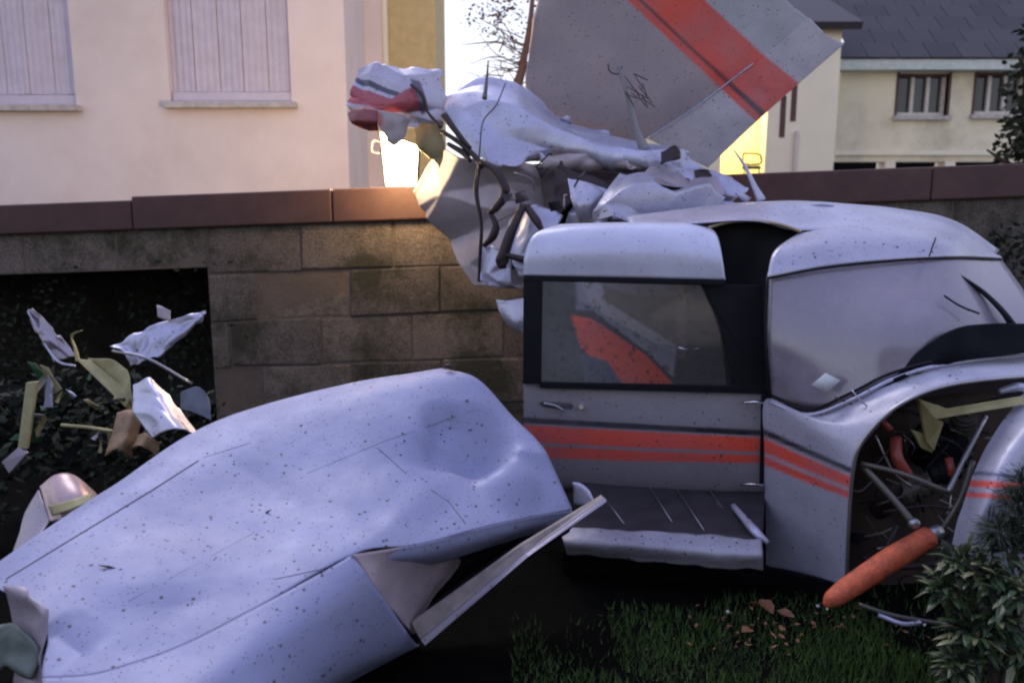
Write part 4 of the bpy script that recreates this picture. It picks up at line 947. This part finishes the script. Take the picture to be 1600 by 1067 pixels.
for pts,r in (([(752,252,4.6),(775,268,4.55),(790,300,4.52),(775,325,4.52),(765,332,4.53)],[.014,.022,.024,.020,.012]),
              ([(764,330,4.55),(774,350,4.53),(770,370,4.53),(756,384,4.55)],[.010,.018,.02,.012]),
              ([(748,262,4.6),(744,300,4.58),(752,350,4.58),(750,400,4.6),(748,440,4.62)],[.01,.012,.008,.008,.006]),
              ([(690,205,4.75),(720,225,4.7),(745,248,4.65),(752,262,4.62)],[.012,.014,.016,.014]),
              ([(694,180,4.75),(712,205,4.7),(735,232,4.66)],[.02,.016,.010]),
              ([(700,225,4.74),(725,240,4.7),(735,252,4.66)],[.012,.018,.010]),
              ([(818,320,4.5),(800,360,4.46),(785,405,4.44),(786,420,4.44)],[.02,.026,.030,.016]),
              ([(822,322,4.5),(838,345,4.46),(848,362,4.44)],[.018,.022,.012]),
              ([(788,398,4.43),(815,405,4.42),(840,412,4.42)],[.012,.018,.016])):
    tube('twisted_strap',pts,[x*1.35 for x in r],M_brown,rf,10,8,.8)
tube('loose_wire',[(790,130,4.9),(775,165,4.75),(755,190,4.7),(750,230,4.6),(745,300,4.55)],.004,M_brown,rf)
tube('antenna',[(763,95,4.9),(760,130,4.88),(757,155,4.85)],[.004,.010,.015],M_tube,rf)
tube('antenna',[(965,100,4.9),(980,150,4.9),(995,205,4.9),(1008,236,4.9)],[.010,.016,.022,.034],plain('grey_mast',(.25,.24,.26),.5),rf)
for k in range(14):
    a=(975+rn.uniform(0,30),115+rn.uniform(0,50),4.88); tube('torn_fibre',[a,(a[0]+rn.uniform(5,22),a[1]+rn.uniform(5,26),4.86)],.003,M_brown,rf,5,3)
tube('aerial_loop',[(950,100,4.9),(953,112,4.9),(966,116,4.9),(972,104,4.9)],.004,M_brown,rf)
for (px,py) in ((771,221),(786,223),(760,196),(817,231),(788,237),(822,283),(768,236)):
    p=W(px,py,4.7)
    pass
tube('mast',[(1145,232,4.4),(1165,262,4.38),(1178,290,4.36),(1190,314,4.34)],[.004,.009,.014,.024],M_clean,rf)
tube('mast_foot',[(1150,300,4.4),(1170,314,4.38)],[.012,.02],M_clean,rf)
for k in range(9):
    a=(rn.uniform(770,1060),rn.uniform(262,335),rn.uniform(4.35,4.5)); b=(a[0]+rn.uniform(-45,45),a[1]+rn.uniform(-25,30),a[2]+rn.uniform(-.06,.03)); c=((a[0]+b[0])/2+rn.uniform(-12,12),(a[1]+b[1])/2+rn.uniform(-12,12),a[2]-.03)
    tube('torn_stringer',[a,c,b],rn.choice((.004,.006,.01)),rn.choice((M_brown,M_rub,M_dull,M_steel)),rf,6,4,.5)
for k in range(4):
    x=rn.uniform(770,1080); y=rn.uniform(262,330); s_=rn.uniform(8,20); d=rn.uniform(4.35,4.6)
    sheet('torn_scrap',[[(x,y,d),(x+s_,y-s_*.3,d+.04)],[(x+s_*.2,y+s_*.9,d),(x+s_*1.3,y+s_*.5,d-.04)]],rn.choice((M_clean,M_dull,M_dark,M_brown)),rf,4,4,amp=.02,freq=10,smooth=False,seed=k)
# striped curled tip at upper left
ct=thing('striped_wingtip','curled torn skin with red and navy stripes over the lamp','aircraft part',(W(610,150,5).x,5,0))
NAVY=(.03,.03,.08)
sheet('striped_skin',[[(562,108,5.1),(590,104,5.08),(640,106,5.05),(686,115,5.1)],[(550,130,5.05),(590,138,5.0),(640,142,4.98),(696,152,5.05)],[(545,150,5.02),(585,165,4.95),(635,168,4.95),(700,180,5.05)],[(550,172,5.05),(585,182,5.0),(640,195,5.0),(690,195,5.08)]],
  M_skinp,ct,110,80,facet=(4,3,.04),jag=.015,seed=19,paint=[([(552,118),(560,121),(625,147),(622,153),(555,128)],NAVY),([(545,133),(552,133),(612,154),(645,140),(658,175),(610,180),(585,172),(540,156)],(.45,.06,.08)),
  ([(640,128),(655,130),(672,175),(660,182)],(.1,.08,.12))],base=(.58,.56,.70))
sheet('red_roll',[[(544,178,5.0),(560,172,4.96),(590,176,4.96)],[(548,190,4.94),(570,188,4.9),(590,190,4.92)],[(560,198,4.98),(575,204,4.96),(592,204,4.98)]],plain('dark_red_skin',(.25,.06,.06),.3,var=.4,scale=12),ct,20,16,amp=.01,cr=.02)
sheet('hanging_tongue',[[(588,172,4.98),(612,176,4.94),(640,185,4.98)],[(594,200,4.96),(614,205,4.94),(636,205,4.98)],[(608,222,4.95),(616,228,4.95),(626,222,4.96)]],M_dull,ct,18,18,amp=.01,cr=.02,jag=.012)
tube('broken_link',[(642,132,4.93),(660,150,4.9),(668,175,4.9),(690,200,4.88)],[.010,.010,.008,.012],M_brown,ct)
sheet('dark_scrap',[[(640,195,5.1),(690,190,5.1)],[(650,225,5.08),(695,235,5.05)],[(665,240,5.1),(690,262,5.05)]],M_inside,ct,14,14,cr=.03,jag=.03)
# ---- tail fin
tf=thing('tail_fin','grey mauve aircraft tail fin with broad red band tilted over wreck','aircraft part',(W(1050,200,5.25).x,5.25,0))
NV=(.34,.285,.30); RUD=(.30,.28,.30); RD2=(.62,.085,.06)
fin=sheet('fin',[[(835,30,5.15),(870,-70,5.15),(990,-120,5.1),(1100,-90,5.08)],[(826,90,5.2),(930,30,5.18),(1050,-30,5.13),(1155,-50,5.09)],[(822,140,5.22),(940,120,5.2),(1080,60,5.17),(1205,-20,5.11)],[(850,185,5.25),(960,180,5.22),(1100,112,5.18),(1235,8,5.12)],[(900,226,5.28),(1010,216,5.25),(1165,111,5.175),(1263,30,5.125)]],
  M_skinp,tf,150,130,amp=.006,freq=2,thick=.03,paint=[([(970,-8),(1065,82),(1178,188),(1250,129),(1190,85),(1030,-65)],RD2),([(985,-10),(1082,82),(1195,188),(1204,182),(1088,82),(992,-10)],(.08,.03,.04)),([(700,80),(800,330),(1500,330),(1178,188),(1065,82),(970,-8),(700,-300)],NV)],base=(.40,.41,.45),seed=5)
sheet('rudder',[[(1012,217,5.24),(1080,173,5.21),(1165,112,5.17),(1264,29,5.12)],[(1060,240,5.23),(1130,195,5.19),(1205,134,5.16),(1292,56,5.12)],[(1106,262,5.22),(1180,192,5.18),(1244,134,5.15),(1318,70,5.11)]],
  M_skinp,tf,150,60,amp=.003,thick=.025,paint=[([(970,-8),(1065,82),(1178,188),(1200,205),(1270,140),(1245,129),(1190,85),(1030,-65)],RD2),([(1082,82),(1205,198),(1212,190),(1088,82)],(.08,.03,.04))],base=(.44,.42,.47),seed=6)
tube('hinge_line',[(1012,216,5.215),(1080,172,5.185),(1178,99,5.145)],.004,M_clean,tf)

# ================================================================== WORK LIGHT ON THE WALL
wl=thing('work_light','blinding warm work light standing on the maroon coping','lamp',(W(622,293,5.75).x,5.75,0))
a=W(597,292,5.70); b=W(650,212,5.70)
M_lit=emis('lit_lens',(1,.82,.45),7)
slab('lens',[W(603,291,5.70),W(650,291,5.70),W(653,228,5.72),W(594,206,5.72)],(0,.01,0),M_lit,wl)
slab('housing',[W(601,293,5.712),W(652,293,5.712),W(655,226,5.732),W(592,203,5.732)],(0,.09,0),M_rub,wl,.005)
tube('carry_handle',[(594,222,5.74),(583,220,5.74),(581,236,5.74),(592,240,5.74)],.006,M_wfr,wl)
al=bpy.data.lights.new('work_light_bulb','POINT'); al.energy=24; al.color=(1,.66,.30); al.shadow_soft_size=.12
ao=bpy.data.objects.new('work_light_bulb',al); COL.objects.link(ao); ao.location=W(622,262,5.40); ao.parent=wl; ao.matrix_parent_inverse=Matrix.Translation(-wl.location)
al2=bpy.data.lights.new('added_courtyard_light','POINT'); al2.energy=190; al2.color=(1,.68,.38); al2.shadow_soft_size=.12  # added unseen light warming the facade, stands for courtyard lamps
ao2=bpy.data.objects.new('added_courtyard_light',al2); COL.objects.link(ao2); ao2.location=W(622,262,5.98); ao2.parent=wl; ao2.matrix_parent_inverse=Matrix.Translation(-wl.location)
